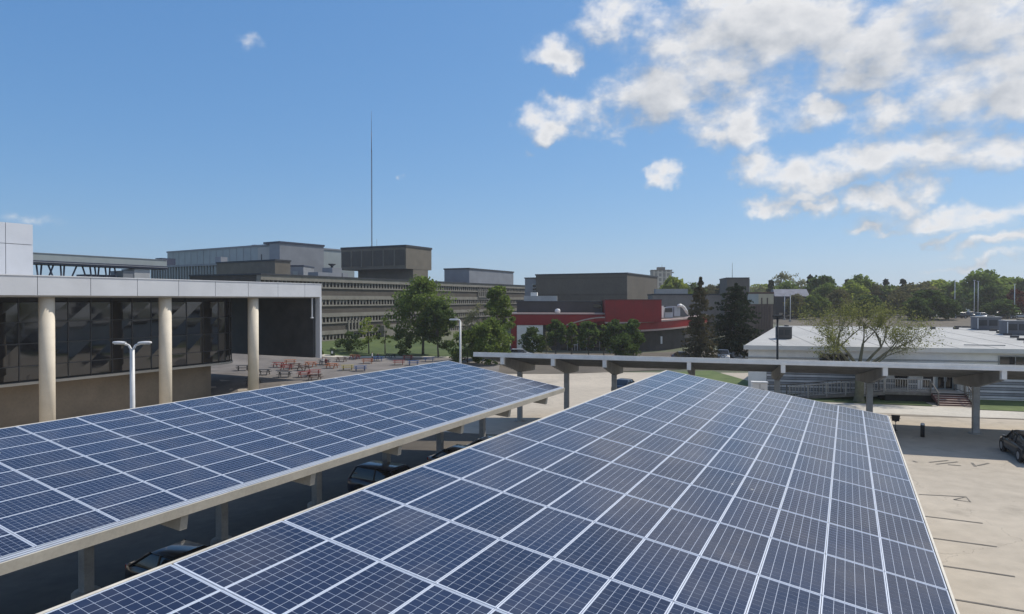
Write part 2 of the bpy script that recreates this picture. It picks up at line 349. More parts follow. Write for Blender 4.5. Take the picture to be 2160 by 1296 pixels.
# ------------------------------------------------------------------ ground
def sheet(name, poly_fn, x0, x1, y0, y1, step, dz, m):
    """grid following the terrain; poly_fn(x, y) maps unit grid to the world"""
    mb = MB(); nx = max(1, int((x1 - x0) / step)); ny = max(1, int((y1 - y0) / step)); vs = []
    for j in range(ny + 1):
        for i in range(nx + 1):
            x, y = poly_fn(x0 + (x1 - x0) * i / nx, y0 + (y1 - y0) * j / ny); vs.append((x, y, gh(x, y) + dz))
    fs = [(j*(nx+1)+i, j*(nx+1)+i+1, (j+1)*(nx+1)+i+1, (j+1)*(nx+1)+i) for j in range(ny) for i in range(nx)]
    mb.add(vs, fs); return struct(name, mb, m, True)
def strip(name, pts, w, dz, m, seg=2.0):
    """ribbon along a polyline"""
    P = [Vector(p) for p in pts]; dense = []
    for a, b in zip(P[:-1], P[1:]):
        n = max(1, int((b - a).length / seg)); dense += [a.lerp(b, i / n) for i in range(n)]
    dense.append(P[-1]); vs = []
    for i, p in enumerate(dense):
        t = (dense[min(i + 1, len(dense) - 1)] - dense[max(i - 1, 0)]).normalized(); nrm = Vector((-t.y, t.x))
        for s in (-1, 1):
            q = p + nrm * (w / 2 * s); vs.append((q.x, q.y, gh(q.x, q.y) + dz))
    fs = [(2*i, 2*i+1, 2*i+3, 2*i+2) for i in range(len(dense) - 1)]
    return struct(name, MB().add(vs, fs), m)

def big_ground():
    xs = sorted(set([-4000, -2000, -1000, -600, -400, -300] + list(range(-220, 221, 5)) + [300, 400, 600, 1000, 2000, 4000]))
    ys = sorted(set([-3000, -1000, -400, -150] + list(range(-60, 301, 5)) + [330, 360, 400, 440, 520, 700, 1000, 2000, 4500]))
    vs = [(x, y, gh(x, y)) for y in ys for x in xs]; n = len(xs)
    fs = [(j*n+i, j*n+i+1, (j+1)*n+i+1, (j+1)*n+i) for j in range(len(ys)-1) for i in range(n-1)]
    struct('ground', MB().add(vs, fs), FIELD, True)
big_ground()
idf = lambda x, y: (x, y)
ar = lambda a, r: XY(a, r)
sheet('parking_lot', ar, -40, 62, -78, 45, 3.0, .03, CONCRETE)
sheet('parking_lot', ar, 62.0, 92, -50, -4, 3.0, .031, CONCRETE)
sheet('patio', idf, -62, -2, 82, 122.5, 2.5, .075, GREYPAVE)
strip('path', [(-60, 123.8), (-10, 123.8)], 2.6, .10, LIGHTPATH)
sheet('lawn', idf, -110, -3, 125.1, 160, 2.5, .05, GRASS)
sheet('street', idf, -3, 75, 96, 134, 4.0, .06, ASPHALT)
sheet('rear_parking_lot', idf, 70, 300, 150, 236, 6, .06, ASPHALT)
sheet('lawn', idf, 150, 215, 238, 300, 6, .06, GRASS2)

# far-canopy line: unit vectors along (u) and away (n)
FC0 = Vector((-2.96, 51.93)); FC1 = Vector((31.63, 41.17)); FU = (FC1 - FC0).normalized(); FN = Vector((-FU.y, FU.x)); FYAW = math.atan2(FU.y, FU.x)
def fcp(u, v): p = FC0 + FU * u + FN * v; return (p.x, p.y)
# pavement, walkway and lawn strips by the low pale building (u right along it, v away)
sheet('parking_lot', ar, 62.0, 78, -4, 45, 3.0, .029, CONCRETE)
sheet('sidewalk', fcp, 14, 90, 12.2, 17.2, 2, .05, LIGHTPATH)
strip('kerb', [G(1872, 877).xy, G(2160, 886).xy, (G(2160, 886).xy - G(1872, 877).xy) * 2 + G(2160, 886).xy], .2, .07, mat("kerb_joint", (.19, .165, .14), .9))
sheet('lawn', fcp, 39.2, 90, 16.4, 24.5, 2, .09, GRASS2)
sheet('lawn', fcp, 16.0, 36.0, 17.4, 26, 2, .085, GRASS)
sheet('lawn', idf, 22.0, 27.6, 68, 92, 2, .085, GRASS2)
sheet('bay_shade_sheet', ar, -30, 44, -31, -9.5, 3.0, .045, ASPHALT)  # dark sheet added to deepen the shade seen between the canopies
# painted stall marks on the lot
PAINTD = mat("dark_road_paint", (.15, .138, .122), .9, .25, 2, fine=.5)
for a in (33.35, 30.4, 27.38, 24.46, 21.5):
    strip('stall_line', [XY(a, -1.0), XY(a + .05, 5.05)], .10, .045, PAINTD, 1.0)
def mark(pts, w=.09): strip('road_marking', pts, w, .046, PAINTD, .5)
p = [G(2012, 1056), G(2038, 1050), G(2047, 1061)]
mark([p[0].xy, p[1].xy, p[2].xy, p[0].xy], .08); mark([G(1938, 1045).xy, G(2036, 1050).xy], .07)
for (a, b) in (((1960, 977), (2000, 973)), ((1975, 981), (2020, 976)), ((2000, 982), (2027, 984)), ((2050, 978), (2058, 986)), ((2062, 984), (2086, 979)), ((1926, 974), (1934, 977))):
    mark([G(*a).xy, G(*b).xy], .13)

# ------------------------------------------------------------------ solar canopies
def panel_meshes(W, Lp):
    mb = MB(); hx, hy = W / 2, Lp / 2; fr = .013
    mb.add([(-hx,-hy,0),(hx,-hy,0),(hx,hy,0),(-hx,hy,0)], [(0,1,2,3)], 0)
    mb.add([(-hx,-hy,-.03),(hx,-hy,-.03),(hx,hy,-.03),(-hx,hy,-.03)], [(3,2,1,0)], 0)
    mx, my = .020, .032; nx, ny = 6, 12; gx, gy = .0075, .0072
    cw = (W - 2 * mx - (nx - 1) * gx) / nx; cl = (Lp - 2 * my - (ny - 1) * gy) / ny
    for i in range(nx):
        for j in range(ny):
            x = -hx + mx + i * (cw + gx); y = -hy + my + j * (cl + gy)
            mb.add([(x,y,.0016),(x+cw,y,.0016),(x+cw,y+cl,.0016),(x,y+cl,.0016)], [(0,1,2,3)], 1)
    pm = mb.mesh('solar_panel', [BACKSHEET, CELL])
    fm = MB()
    fm.box(-hx, hx, -hy, -hy + fr, -.04, .005); fm.box(-hx, hx, hy - fr, hy, -.04, .005)
    fm.box(-hx, -hx + fr, -hy + fr, hy - fr, -.04, .005); fm.box(hx - fr, hx, -hy + fr, hy - fr, -.04, .005)
    return pm, fm.mesh('panel_frame', ALU)
TILT = R_(8.97)
CHARG = mat('gutter_shade_steel', (.05, .05, .052), .7)  # dark colour paints the shadow inside the gutter
def canopy(label, a0, r_low, z_low, ncross, nrow, pl, pw, beams, fascia_low=True, zg=0.0, fascia_mat=None):
    x, y = XY(a0, r_low)
    root = thing('solar_canopy', label, 'solar canopy', (x, y, zg), -R_(26.71), 'solar canopies over the parking lot')
    pm, fm = panel_meshes(pw - .012, pl - .034)
    ct, st = math.cos(TILT), math.sin(TILT); zl = z_low - zg
    Wt, Lt = ncross * pw, nrow * pl
    def S(u, w, dz=0): return (-u * ct + dz * st, w, zl + u * st + dz * ct)   # u up the slope from the low edge, w along
    for i in range(nrow):
        for j in range(ncross):
            jit = random.uniform(-.0025, .0025)
            p_ = obj('solar_panel', pm, root, S((j + .5) * pw, (i + .5) * pl), (random.uniform(-.0015, .0015), TILT + jit, 0))
            obj('panel_frame', fm, p_)
    def sbox(u0, u1, w0, w1, d0, d1):
        mb = MB(); mb.hexa([S(u1,w0,d0),S(u0,w0,d0),S(u0,w1,d0),S(u1,w1,d0)], [S(u1,w0,d1),S(u0,w0,d1),S(u0,w1,d1),S(u1,w1,d1)]); return mb
    for k in range(ncross + 1):
        u = min(max(k * pw, .06), Wt - .06)
        sbox(u - .04, u + .04, -.02, Lt + .02, -.22, -.045).build('purlin', STEEL, root)
    if fascia_low:
        sbox(-.085, -.055, -.03, Lt + .03, -.06, .0).build('gutter_lip', ALU, root)
        sbox(-.175, -.145, -.03, Lt + .03, -.08, -.005).build('gutter_lip', ALU, root)
        sbox(-.27, -.235, -.03, Lt + .03, -.30, -.01).build('fascia', fascia_mat or FASCIA, root)
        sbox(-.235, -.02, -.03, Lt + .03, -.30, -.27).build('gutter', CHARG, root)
    else:
        sbox(-.065, -.02, -.03, Lt + .03, -.20, .0).build('fascia', fascia_mat or FASCIA, root)
    sbox(Wt + .01, Wt + .06, -.03, Lt + .03, -.20, .004).build('edge_trim', FASCIA, root)
    sbox(0, Wt, Lt + .01, Lt + .05, -.16, .004).build('edge_trim', FASCIA, root)
    for b in beams:
        w = b - a0
        mb = MB()
        # tapered cantilever beam: deep in the middle, shallow towards both edges
        for (u0, u1, da, db) in ((-.16, Wt * .5, .55, .95), (Wt * .5, Wt - .2, .95, .5)):
            mb.hexa([S(u1,w-.12,-.23-db),S(u0,w-.12,-.23-da),S(u0,w+.12,-.23-da),S(u1,w+.12,-.23-db)],
                    [S(u1,w-.12,-.23),S(u0,w-.12,-.23),S(u0,w+.12,-.23),S(u1,w+.12,-.23)])
        mb.build('beam', FASCIA if fascia_low else STEEL, root)
        c = S(Wt * .5, w, -1.1); gz = gh(*XY(b, r_low - Wt * .5 * ct)) - zg
        MB().box(c[0] - .16, c[0] + .16, w - .16, w + .16, gz + .6, c[2] + .1).build('post', STEEL, root)
        MB().lathe([(.42, gz - .05), (.42, gz + .68), (.38, gz + .72)], 14, (c[0], w, 0)).build('footing', mat("footing_concrete", (.36, .345, .31), .9, .1, 2, fine=.3), root, True)
    return root
# nearer right-hand canopy (10 panels across) and the lower one beside it (9 across)
SC = 4.87
canopy('blue solar panel canopy ten panels wide without a gutter', 1.24*SC - 5*2.008, 1.62, H - 5.18, 10, 19, 2.008, 1.0, [-1 + 5.2*k for k in range(7)], False, 0.0)
zgl = gh(*XY(20, -21.5))
canopy('blue solar panel canopy nine panels wide with tan gutter fascia beside the columned building', 9.0 - 4*2.03, -17.17, H - 5.85, 9, 20, 2.03, 1.0, [2.5 + 5.2*k for k in range(8)], True, zgl)

def far_canopy():
    root = thing('solar_canopy', 'long pale fascia canopy on grey posts seen from its high edge', 'solar canopy', (FC0.x, FC0.y, 0), FYAW, 'solar canopies over the parking lot')
    L0, L1 = 0.0, 62.0; zt, D = 5.2, 9.5; tt = math.tan(R_(9.3))
    def zz(y): return zt - y * tt
    def slab(y0, y1, a, b, x0=L0, x1=L1):
        return MB().hexa([(x0,y0,zz(y0)+a),(x1,y0,zz(y0)+a),(x1,y1,zz(y1)+a),(x0,y1,zz(y1)+a)], [(x0,y0,zz(y0)+b),(x1,y0,zz(y0)+b),(x1,y1,zz(y1)+b),(x0,y1,zz(y1)+b)])
    slab(.14, D, -.06, -.02).build('panel_deck', [mat("panel_underside", (.22, .22, .22), .6, .12, .8)], root)
    for r in range(10): slab(.14 + r*.935, .14 + r*.935 + .92, -.015, .0, L0 + .02, L1 - .02).build('panel_row', CELL, root)
    MB().box(L0 - .05, L1, -.02, .05, zt - .17, zt + .03).build('fascia', FASCIA2, root)
    MB().box(L0 - .05, L1, -.06, -.021, zt - .31, zt - .15).build('fascia_flange', FASCIA2, root)
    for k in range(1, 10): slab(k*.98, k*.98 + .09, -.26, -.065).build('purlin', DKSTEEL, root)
    xs = [2.3, 6.3, 10.2, 16.2, 22.4, 28.6, 35.2, 41.5, 47.7, 53.9, 60.1]
    for x in xs:
        MB().hexa([(x-.14,-.01,zt-.85),(x+.14,-.01,zt-.85),(x+.14,.35,zt-.90),(x-.14,.35,zt-.90)], [(x-.14,-.01,zt-.18),(x+.14,-.01,zt-.18),(x+.14,.35,zt-.24),(x-.14,.35,zt-.24)]).build('beam_end', FASCIA2, root)
        mb = MB()
        for (y0, y1, da, db) in ((.35, 4.8, .9, 1.15), (4.8, D - .3, 1.15, .7)):
            mb.hexa([(x-.12,y0,zz(y0)-da),(x+.12,y0,zz(y0)-da),(x+.12,y1,zz(y1)-db),(x-.12,y1,zz(y1)-db)], [(x-.12,y0,zz(y0)-.27),(x+.12,y0,zz(y0)-.27),(x+.12,y1,zz(y1)-.27),(x-.12,y1,zz(y1)-.27)])
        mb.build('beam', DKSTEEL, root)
    for x in xs:
        w = FC0 + FU * x + FN * 4.8; gz = gh(w.x, w.y)
        MB().box(x-.19, x+.19, 4.62, 4.98, gz + .05, zz(4.8) - 1.1).build('post', STEEL, root)
        MB().lathe([(.45, gz - .05), (.45, gz + .10), (.42, gz + .13)], 14, (x, 4.8, 0)).build('footing', MATS["footing_concrete"], root, True)
    return root
far_canopy()

# ------------------------------------------------------------------ buildings
def white_building():
    p1 = Vector((-41.6, 60.0)); dA = Vector((SA, CA)); p0 = p1 - dA * 30
    zg = -1.4
    root, _ = facade('columned_building', 'white modern building with tall cream columns and dark curved glass wall', 'building', p0, p0 + dA * 60, zg)
    b = lambda z: z - zg
    X0, XE = -14.0, 63.4
    MB().box(X0, XE + .3, -.6, 26, b(9.75), b(11.2)).build('roof_slab', WHITE, root)
    # fascia panels with open joints
    joints = [X0] + [1.0 + 4.6 * k for k in range(-2, 14) if -10 < 1.0 + 4.6 * k < XE - 1] + [XE + .5]
    for a, c in zip(joints[:-1], joints[1:]):
        MB().box(a + .03, c - .03, -.78, -.61, b(9.7), b(11.38)).build('fascia_panel', WHITE, root)
    MB().box(X0, XE + .5, -.84, .4, b(11.39), b(11.47)).build('coping', mat("pale_coping", (.66, .68, .72), .4, .04, 1), root)
    MB().box(X0, XE + .2, -.55, 25, b(9.55), b(9.74)).build('soffit', SOFFIT, root)
    for x in (6.6, 18.3, 30.0, 41.7, 53.4):
        z = gh(*(p0 + dA * x)) - .3
        MB().lathe([(.62, b(z)), (.62, b(9.56))], 24, (x, .45, 0)).build('column', COLUMN, root, True)
    # closing fin wall, its shade put in as charcoal colour, and white edge post
    MB().box(XE - .35, XE + .15, .0, 17, b(1.55), b(9.55)).build('end_wall', CHAR, root)
    MB().box(XE + .16, XE + .50, -.78, -.01, b(1.5), b(9.69)).build('edge_post', WHITE, root)
    MB().box(XE - .80, XE - .66, -.30, -.16, b(7.0), b(9.56)).build('down_pipe', WHITE, root)
    MB().box(XE - .95, XE - .55, -.36, -.12, b(6.85), b(7.0)).build('pipe_outlet', WHITE, root)
    # curved curtain wall
    pts = [(X0, 4.6)] + [(x, 4.6) for x in np.arange(-12, 53.1, 2.2)]
    cx, cy, r = pts[-1][0], 4.6 + 4.2, 4.2
    for k in range(1, 7):
        a = -math.pi / 2 + k * math.pi / 12; pts.append((cx + r * math.cos(a), cy + r * math.sin(a)))
    pts.append((cx + r, 16)); rows = [1.75, 3.1, 5.2, 7.2, 9.1]
    slab = [(p[0], p[1] + .35) for p in pts]
    poly = pts + [(pts[-1][0] - .3, 17), (X0, 17)]
    inner = [(p[0] - (0.25 if i > len(pts) - 5 else 0), p[1] + .18) for i, p in enumerate(pts)] + [(pts[-1][0] - .3, 17), (X0, 17)]
    MB().prism(inner, b(1.6), b(9.5)).build('dark_core', mat("interior_dark", (.02, .02, .022), .6, .3, .6), root)
    for (a, c) in zip(pts[:-1], pts[1:]):
        d = Vector((c[0] - a[0], c[1] - a[1])); n = Vector((d.y, -d.x)).normalized(); d.normalize()
        for z0, z1 in zip(rows[:-1], rows[1:]):
            tl = random.uniform(-.03, .03); q = MB(); e = .04
            P0 = Vector((a[0], a[1])) + d * e; P1 = Vector((c[0], c[1])) - d * e; o = n * .03
            q.hexa([(P0.x + n.x*tl, P0.y + n.y*tl, b(z0)+.04), (P1.x, P1.y, b(z0)+.04), (P1.x - o.x, P1.y - o.y, b(z0)+.04), (P0.x - o.x, P0.y - o.y, b(z0)+.04)],
                   [(P0.x, P0.y, b(z1)-.04), (P1.x + n.x*tl, P1.y + n.y*tl, b(z1)-.04), (P1.x - o.x, P1.y - o.y, b(z1)-.04), (P0.x - o.x, P0.y - o.y, b(z1)-.04)])
            q.build('glass_pane', GLASS, root)
        q = MB(); P0 = Vector((a[0], a[1])); w = d * .035
        q.hexa([(P0.x - w.x + n.x*.06, P0.y - w.y + n.y*.06, b(1.6)), (P0.x + w.x + n.x*.06, P0.y + w.y + n.y*.06, b(1.6)), (P0.x + w.x - n.x*.05, P0.y + w.y - n.y*.05, b(1.6)), (P0.x - w.x - n.x*.05, P0.y - w.y - n.y*.05, b(1.6))],
               [(P0.x - w.x + n.x*.06, P0.y - w.y + n.y*.06, b(9.5)), (P0.x + w.x + n.x*.06, P0.y + w.y + n.y*.06, b(9.5)), (P0.x + w.x - n.x*.05, P0.y + w.y - n.y*.05, b(9.5)), (P0.x - w.x - n.x*.05, P0.y - w.y - n.y*.05, b(9.5))])
        q.build('mullion', MULL, root)
    for z in rows[1:-1]:
        q = MB()
        for (a, c) in zip(pts[:-1], pts[1:]):
            d = Vector((c[0] - a[0], c[1] - a[1])).normalized(); n = Vector((d.y, -d.x))
            A0 = Vector(a[:2]); C0 = Vector(c[:2])
            q.hexa([(*(A0 + n*.045), b(z)-.04), (*(C0 + n*.045), b(z)-.04), (*(C0 - n*.04), b(z)-.04), (*(A0 - n*.04), b(z)-.04)], [(*(A0 + n*.045), b(z)+.04), (*(C0 + n*.045), b(z)+.04), (*(C0 - n*.04), b(z)+.04), (*(A0 - n*.04), b(z)+.04)])
        q.build('transom', MULL, root)
    edge = [(p[0], p[1] - .25) for p in pts[:-4]] + [(p[0] + .25, p[1]) for p in pts[-4:]]
    MB().prism(edge + [(pts[-1][0], 17), (X0, 17)], b(1.35), b(1.6)).build('floor_edge', mat("pale_slab_edge", (.42, .40, .36), .7, .1, .6), root)
    MB().box(X0, 52, 6.2, 16.5, -3.5, b(1.36)).build('lower_wall', BEIGE, root)
    # white roof volume with panel joints
    q0 = p0 + dA * 2
    x1 = 33.9
    for (xa, xb) in ((X0, 18.0), (18.06, 31.4), (31.46, x1)):
        MB().box(xa, xb, 10, 10.2, b(11.4), b(14.85)).build('roof_block_panel', WHITE, root)
        MB().box(xa, xb, 10, 10.2, b(14.91), b(16.95)).build('roof_block_panel', WHITE, root)
    MB().box(X0, x1 - .02, 10.21, 26, b(11.3), b(16.85)).build('roof_block', WHITE, root)
white_building()

def skywalk():
    a, c = at(40, 545, 126), at(352, 548, 152); zt, zb = 18.3, 16.2
    root, L = facade('skywalk', 'raised navy covered footbridge on slanted struts', 'footbridge', a, c, gh(a.x, a.y))
    g = gh(a.x, a.y); b = lambda z: z - g
    MB().box(0, L, 0, 4, b(zb + .75), b(zt)).build('cladding', GREYM, root)
    MB().box(-.05, L + .05, -.1, 4.1, b(zt), b(zt + .12)).build('roof_edge', GREYB, root)
    MB().box(0, L, -.15, 4.15, b(zb), b(zb + .74)).build('girder', NAVY, root)
    MB().box(0, L, -.3, -.16, b(zb + .35), b(zb + .5)).build('handrail', GREYB, root)
    def xp(px):
        t = (px - CX) / F; d = (Vector(c[:2]) - Vector(a[:2])).normalized(); return (t * a.y - a.x) / (d.x - t * d.y)
    for (pa, pb) in ((66, 71), (83, 87), (94, 91), (108, 121), (119, 106), (134, 136), (142, 140), (168, 154), (180, 190), (196, 200), (206, 210), (215, 212), (228, 232), (238, 236), (248, 252)):
        xa, xb = xp(pa), xp(pb); xb = xa + (xb - xa) * 2.6
        MB().tube((xa, 1.0, b(zb)), (xb, 1.0, b(zb - 8.0)), .17, .15, 8).build('strut', NAVY, root, True)
    MB().box(xp(190), xp(255), 1.5, 5, b(5), b(14.6)).build('dark_wall', NAVY, root)
    MB().box(xp(262), xp(285), .3, 5, b(5), b(15.6)).build('pale_wall', GREYB, root)
    MB().box(xp(285), xp(318), .2, 5, b(5), b(16.1)).build('pale_wall', mat("pale_grey_panel", (.42, .43, .45), .6, .06, .5), root)
skywalk()

def left_blocks():
    zg = -1.4; b = lambda z: z - zg
    # pale metal hall
    a, c = at(353, 530, 213), at(576, 517, 184)
    root, L = facade('metal_clad_hall', 'large pale grey metal-clad hall rising behind the flat roofs', 'building', a, c, zg)
    MB().box(0, L, 0, 30, 0, b(24.3)).build('wall', GREYM, root)
    MB().box(-.2, L + .2, -.2, 30, b(24.3), b(24.75)).build('roof_edge', GREYB, root)
    n = 16
    for k in range(1, n): MB().box(L * k / n - .04, L * k / n + .04, -.07, .0, b(9), b(24.2)).build('cladding_rib', GREYB, root)
    MB().box(L - 6, L - .3, -.5, -.01, b(10), b(23.9)).build('pale_panel', mat("warm_metal_panel", (.38, .37, .35), .5, .05, .3), root)  # paler, warmer panel at the right end of the front
    MB().box(L, L + 4.4, -1.2, 14, 0, b(24.7)).build('stair_tower', GREYB, root)
    MB().box(L - 2.4, L + 4.6, -1.4, 14.2, b(24.7), b(25.2)).build('tower_coping', NAVY, root)
    MB().box(L * .74, L * .74 + 1.6, 3, 5, b(24.75), b(25.3)).build('roof_vent', GREYB, root)
    # slatted wing
    a, c = at(318, 565, 182), at(459, 557, 168)
    root, L = facade('slatted_wing', 'grey building wing with closely spaced vertical fins', 'building', a, c, zg)
    MB().box(0, L, .4, 12, 0, b(18.0)).build('wall', mat("slat_backing", (.12, .125, .14), .7, .1, .5), root)
    MB().box(-.2, L + .1, -.3, 12.1, b(18.0), b(18.5)).build('roof_edge', GREYB, root)
    for k in range(24): MB().box(k * L / 24 + .05, k * L / 24 + .38, -.1, .39, b(8), b(18.0)).build('fin', GREYM, root)
    MB().box(-.1, L, -.15, .2, b(14.1), b(14.5)).build('rail', GREYB, root)
    MB().box(L * .82, L * .9, 3, 5, b(18.5), b(20.4)).build('roof_vent', GREYB, root)
    MB().box(.5, 3.4, 1, 5, b(18.5), b(20.7)).build('roof_unit', NAVY, root)
    # brown block
    a, c = at(457, 552, 158), at(580, 549, 147); d3 = at(604, 550, 152)
    root, L = facade('brown_roof_block', 'plain brown flat-roofed block with dark roof line beside the metal hall', 'building', a, c, zg)
    MB().box(0, L, 0, 4.2, 0, b(17.9)).build('wall', BRICKB, root)
    MB().box(-.15, L + .15, -.15, 4.35, b(17.9), b(18.25)).build('coping', CAP, root)
    MB().tube((L * .72, 1, b(18.2)), (L * .72, 1, b(19.6)), .12).build('vent_pipe', CAP, root)
    # small bluish block
    a, c = at(600, 560, 168), at(640, 558, 168)
    root, L = facade('bluegrey_roof_block', 'small blue-grey rooftop block next to the brown block', 'building', a, c, zg)
    MB().box(0, L, 0, 9, 0, b(17.7)).build('wall', GREYB, root)
    MB().box(-.1, L + .1, -.1, 9.1, b(17.7), b(18.05)).build('coping', NAVY, root)
    MB().box(L*.45, L*.7, -.12, -.01, b(15.2), b(16.5)).build('louvre', GREYM, root)
left_blocks()

def long_building():
    d0 = 140.0; t0 = (660 - CX) / F; p0 = Vector((t0 * d0, d0)); dA = Vector((SA, CA)); p0 = p0 - dA * 14; L = 128.0
    zg = -.3
    root, _ = facade('long_brown_building', 'long four-storey brown building with bands of small windows', 'building', p0, p0 + dA * L, zg)
    b = lambda z: z - zg; zt = 14.1
    levels = [(12.05, 13.15), (8.25, 9.35), (4.45, 5.6), (.65, 1.8)]      # window strips
    MB().box(0, L, .9, 20, 0, b(zt)).build('core_wall', mat("recess_dark", (.055, .05, .045), .9, .15, .5), root)
    edges = [zt] + [v for lo, hi in levels for v in (hi, lo)] + [zg - 1.5]
    for i in range(0, len(edges), 2):
        hi, lo = edges[i], edges[i + 1]
        if i == 0: MB().box(-.1, L + .1, -.25, .9, b(lo), b(hi)).build('parapet_band', BAND, root)
        else:
            MB().box(0, L, 0, .9, b(lo + .85), b(hi - .32)).build('brick_spandrel', BRICK, root)
            MB().box(-.05, L + .05, -.15, .9, b(lo), b(lo + .849)).build('concrete_band', BAND, root)
            MB().box(-.05, L + .05, -.22, .9, b(hi - .319), b(hi)).build('sill_band', BAND, root)
    MB().box(-.2, L + .2, -.4, 20, b(zt), b(zt + .3)).build('coping', CAP, root)
    pitch = 1.12; n = int(L / pitch)
    win = MB().box(-.37, .37, 0, .06, 0, 1).mesh('window', glass_mat("window_glass_dim", (.012, .012, .013), .12, .4))
    shade = MB().box(-.31, .31, 0, .02, 0, 1).mesh('blind', mat("window_blind", (.17, .165, .15), .8, .2, 1))
    for li, (lo, hi) in enumerate(levels):
        mb = MB()
        for k in range(n + 1): mb.box(k * pitch - .18, k * pitch + .18, .02, .88, b(lo) + .002, b(hi) - .002)
        o = mb.build('window_piers', BAND, root); o['kind'] = 'stuff'
        rest = MB()
        for k in range(n):
            x = (k + .5) * pitch
            vis = (13 < x < 52) if li >= 2 else (13 < x < 50 or 58 < x < 124)
            if vis:
                w = obj('window', win, root, (x, .22, b(lo)), None, (1, 1, hi - lo))
                if random.random() < .3:
                    f = random.uniform(.25, .6); obj('blind', shade, w, (0, -.022, 1 - f), None, (1, 1, f))
            else: rest.box(x - .33, x + .33, .55, .61, b(lo), b(hi))
        o = rest.build('window_row', glass_mat("window_glass_dim"), root); o['kind'] = 'stuff'
    # tall window bays
    for (x0, lo) in ((25.0, 1.75), (84.0, 9.6)):
        for k in range(5):
            MB().box(x0 + k * 1.12 + .2, x0 + k * 1.12 + .92, -.05, .02, b(lo + 1.0), b(lo + 2.9)).build('bay_window', glass_mat("window_glass_dim"), root)
        for k in range(6):
            MB().box(x0 + k * 1.12 - .2, x0 + k * 1.12 + .19, -.35, .0, b(lo + .8), b(lo + 3.0)).build('bay_pier', BAND, root)
        MB().box(x0 - .2, x0 + 5.8, -.4, -.0, b(lo + .45), b(lo + .79)).build('bay_sill', BAND, root)
    MB().box(36.5, 48, -1.2, -.02, -1, b(3.2)).build('ground_wall', BAND, root)
    # tower penthouse: cantilevered head on a stem
    xa = 14 + 40.5 * d0 / 150.0 * 0 + (lambda tt: (tt * d0 - t0 * d0) / (SA - tt * CA))((853 - CX) / F); xb = 14 + (lambda tt: (tt * d0 - t0 * d0) / (SA - tt * CA))((907 - CX) / F)
    dz = lambda py, d: H + (HY - py) * d / F
    dc = d0 + CA * (xa - 14)
    z1, z0 = dz(521, dc), dz(567, dc)
    W = xb - xa; D = 20.5
    MB().box(xa, xb, -.5, D, b(z0), b(z1)).build('tower_head', BRICKB, root)
    MB().box(xa - .15, xb + .15, -.65, D + .15, b(z1), b(z1 + .5)).build('tower_coping', CAP, root)
    MB().box(xa + 3.2, xb - 1.6, -.45, D - 3, b(zt), b(z0)).build('tower_stem', BRICKB, root)
    ys = np.linspace(-.5, D, 7)
    for k in range(6): MB().box(xa - .12, xa - .01, ys[k] + .28, ys[k + 1] - .28, b(z0 + .9), b(z1 - .7)).build('tower_panel', mat("dark_brown_panel", (.075, .07, .062), .8, .12, .4, fine=.3), root)
    for k in (1, 2, 4, 5): MB().box(xa - .22, xa - .02, ys[k] - .1, ys[k] + .1, b(z0 + .7), b(z1 - .5)).build('tower_fin', BAND, root)
    # rooftop plant
    def xr(px, off=6): return 14 + (lambda tt: (tt * (d0 + off * SA) - (t0 * d0 - off * CA)) / (SA - tt * CA))((px - CX) / F)
    for (pa, pb, h, w) in ((664, 694, 1.1, 3), (694, 714, 2.3, 3), (716, 727, 1.2, 2)):
        MB().box(xr(pa), xr(pb), 5, 5 + w, b(zt + .3), b(zt + .3 + h)).build('roof_unit', GREYB, root)
    MB().lathe([(.3, 0), (.3, .5), (.9, .9), (.9, 1.05)], 12, (xr(704), 6.5, b(zt + 2.5))).build('exhaust_cowl', CAP, root, True)
    xk, xl = xr(990, 3), xr(1083, 3)
    MB().box(xk, xl, 3, 12, b(zt + .3), b(zt + 4.6)).build('roof_penthouse', GREYB, root)
    MB().box(xk - .2, xl + .2, 2.8, 12.2, b(zt + 4.6), b(zt + 5.0)).build('penthouse_coping', CAP, root)
    return p0 + dA * (xa + W * .55) + Vector((-CA, SA)) * 13.0, z1
mp, mz = long_building()

def mast():
    x, y = at(784, 500, 190).xy; z0, z1 = mz + .5, H + (HY - 236) * 190 / F
    root = thing('antenna_mast', 'very tall thin guyless antenna mast standing on the brown tower roof', 'antenna', (x, y, z0))
    Ht = z1 - z0; hl = Ht * .72
    MP = mat("mast_steel", (.10, .075, .075), .7, .3, .2, c2=(.17, .12, .115))
    q = MB(); r = .17
    legs = [(r * math.cos(a), r * math.sin(a)) for a in (0.3, 2.4, 4.5)]
    for (lx, ly) in legs: q.tube((lx, ly, 0), (lx * .75, ly * .75, hl), .055, .05, 5)
    q.build('lattice_leg_set', MP, root)
    q = MB(); n = 46
    for k in range(n):
        for i in range(3):
            (ax, ay), (bx, by) = legs[i], legs[(i + 1) % 3]
            q.tube((ax, ay, hl * k / n), (bx, by, hl * (k + 1) / n), .028, .028, 4)
    o = q.build('lattice_bracing', MP, root); o['kind'] = 'stuff'
    MB().tube((0, 0, hl - .5), (0, 0, hl + Ht * .13), .10, .08, 8).build('upper_tube', MP, root, True)
    MB().tube((0, 0, hl + Ht * .13 - .1), (0, 0, Ht), .065, .03, 6).build('whip', MP, root, True)
    MB().tube((1.4, .2, -.3), (1.4, .2, 3.4), .04, .03, 6).build('side_whip', MP, root, True)
    MB().box(-.4, .4, -.4, .4, -.25, .15).build('base_plate', CAP, root)
mast()

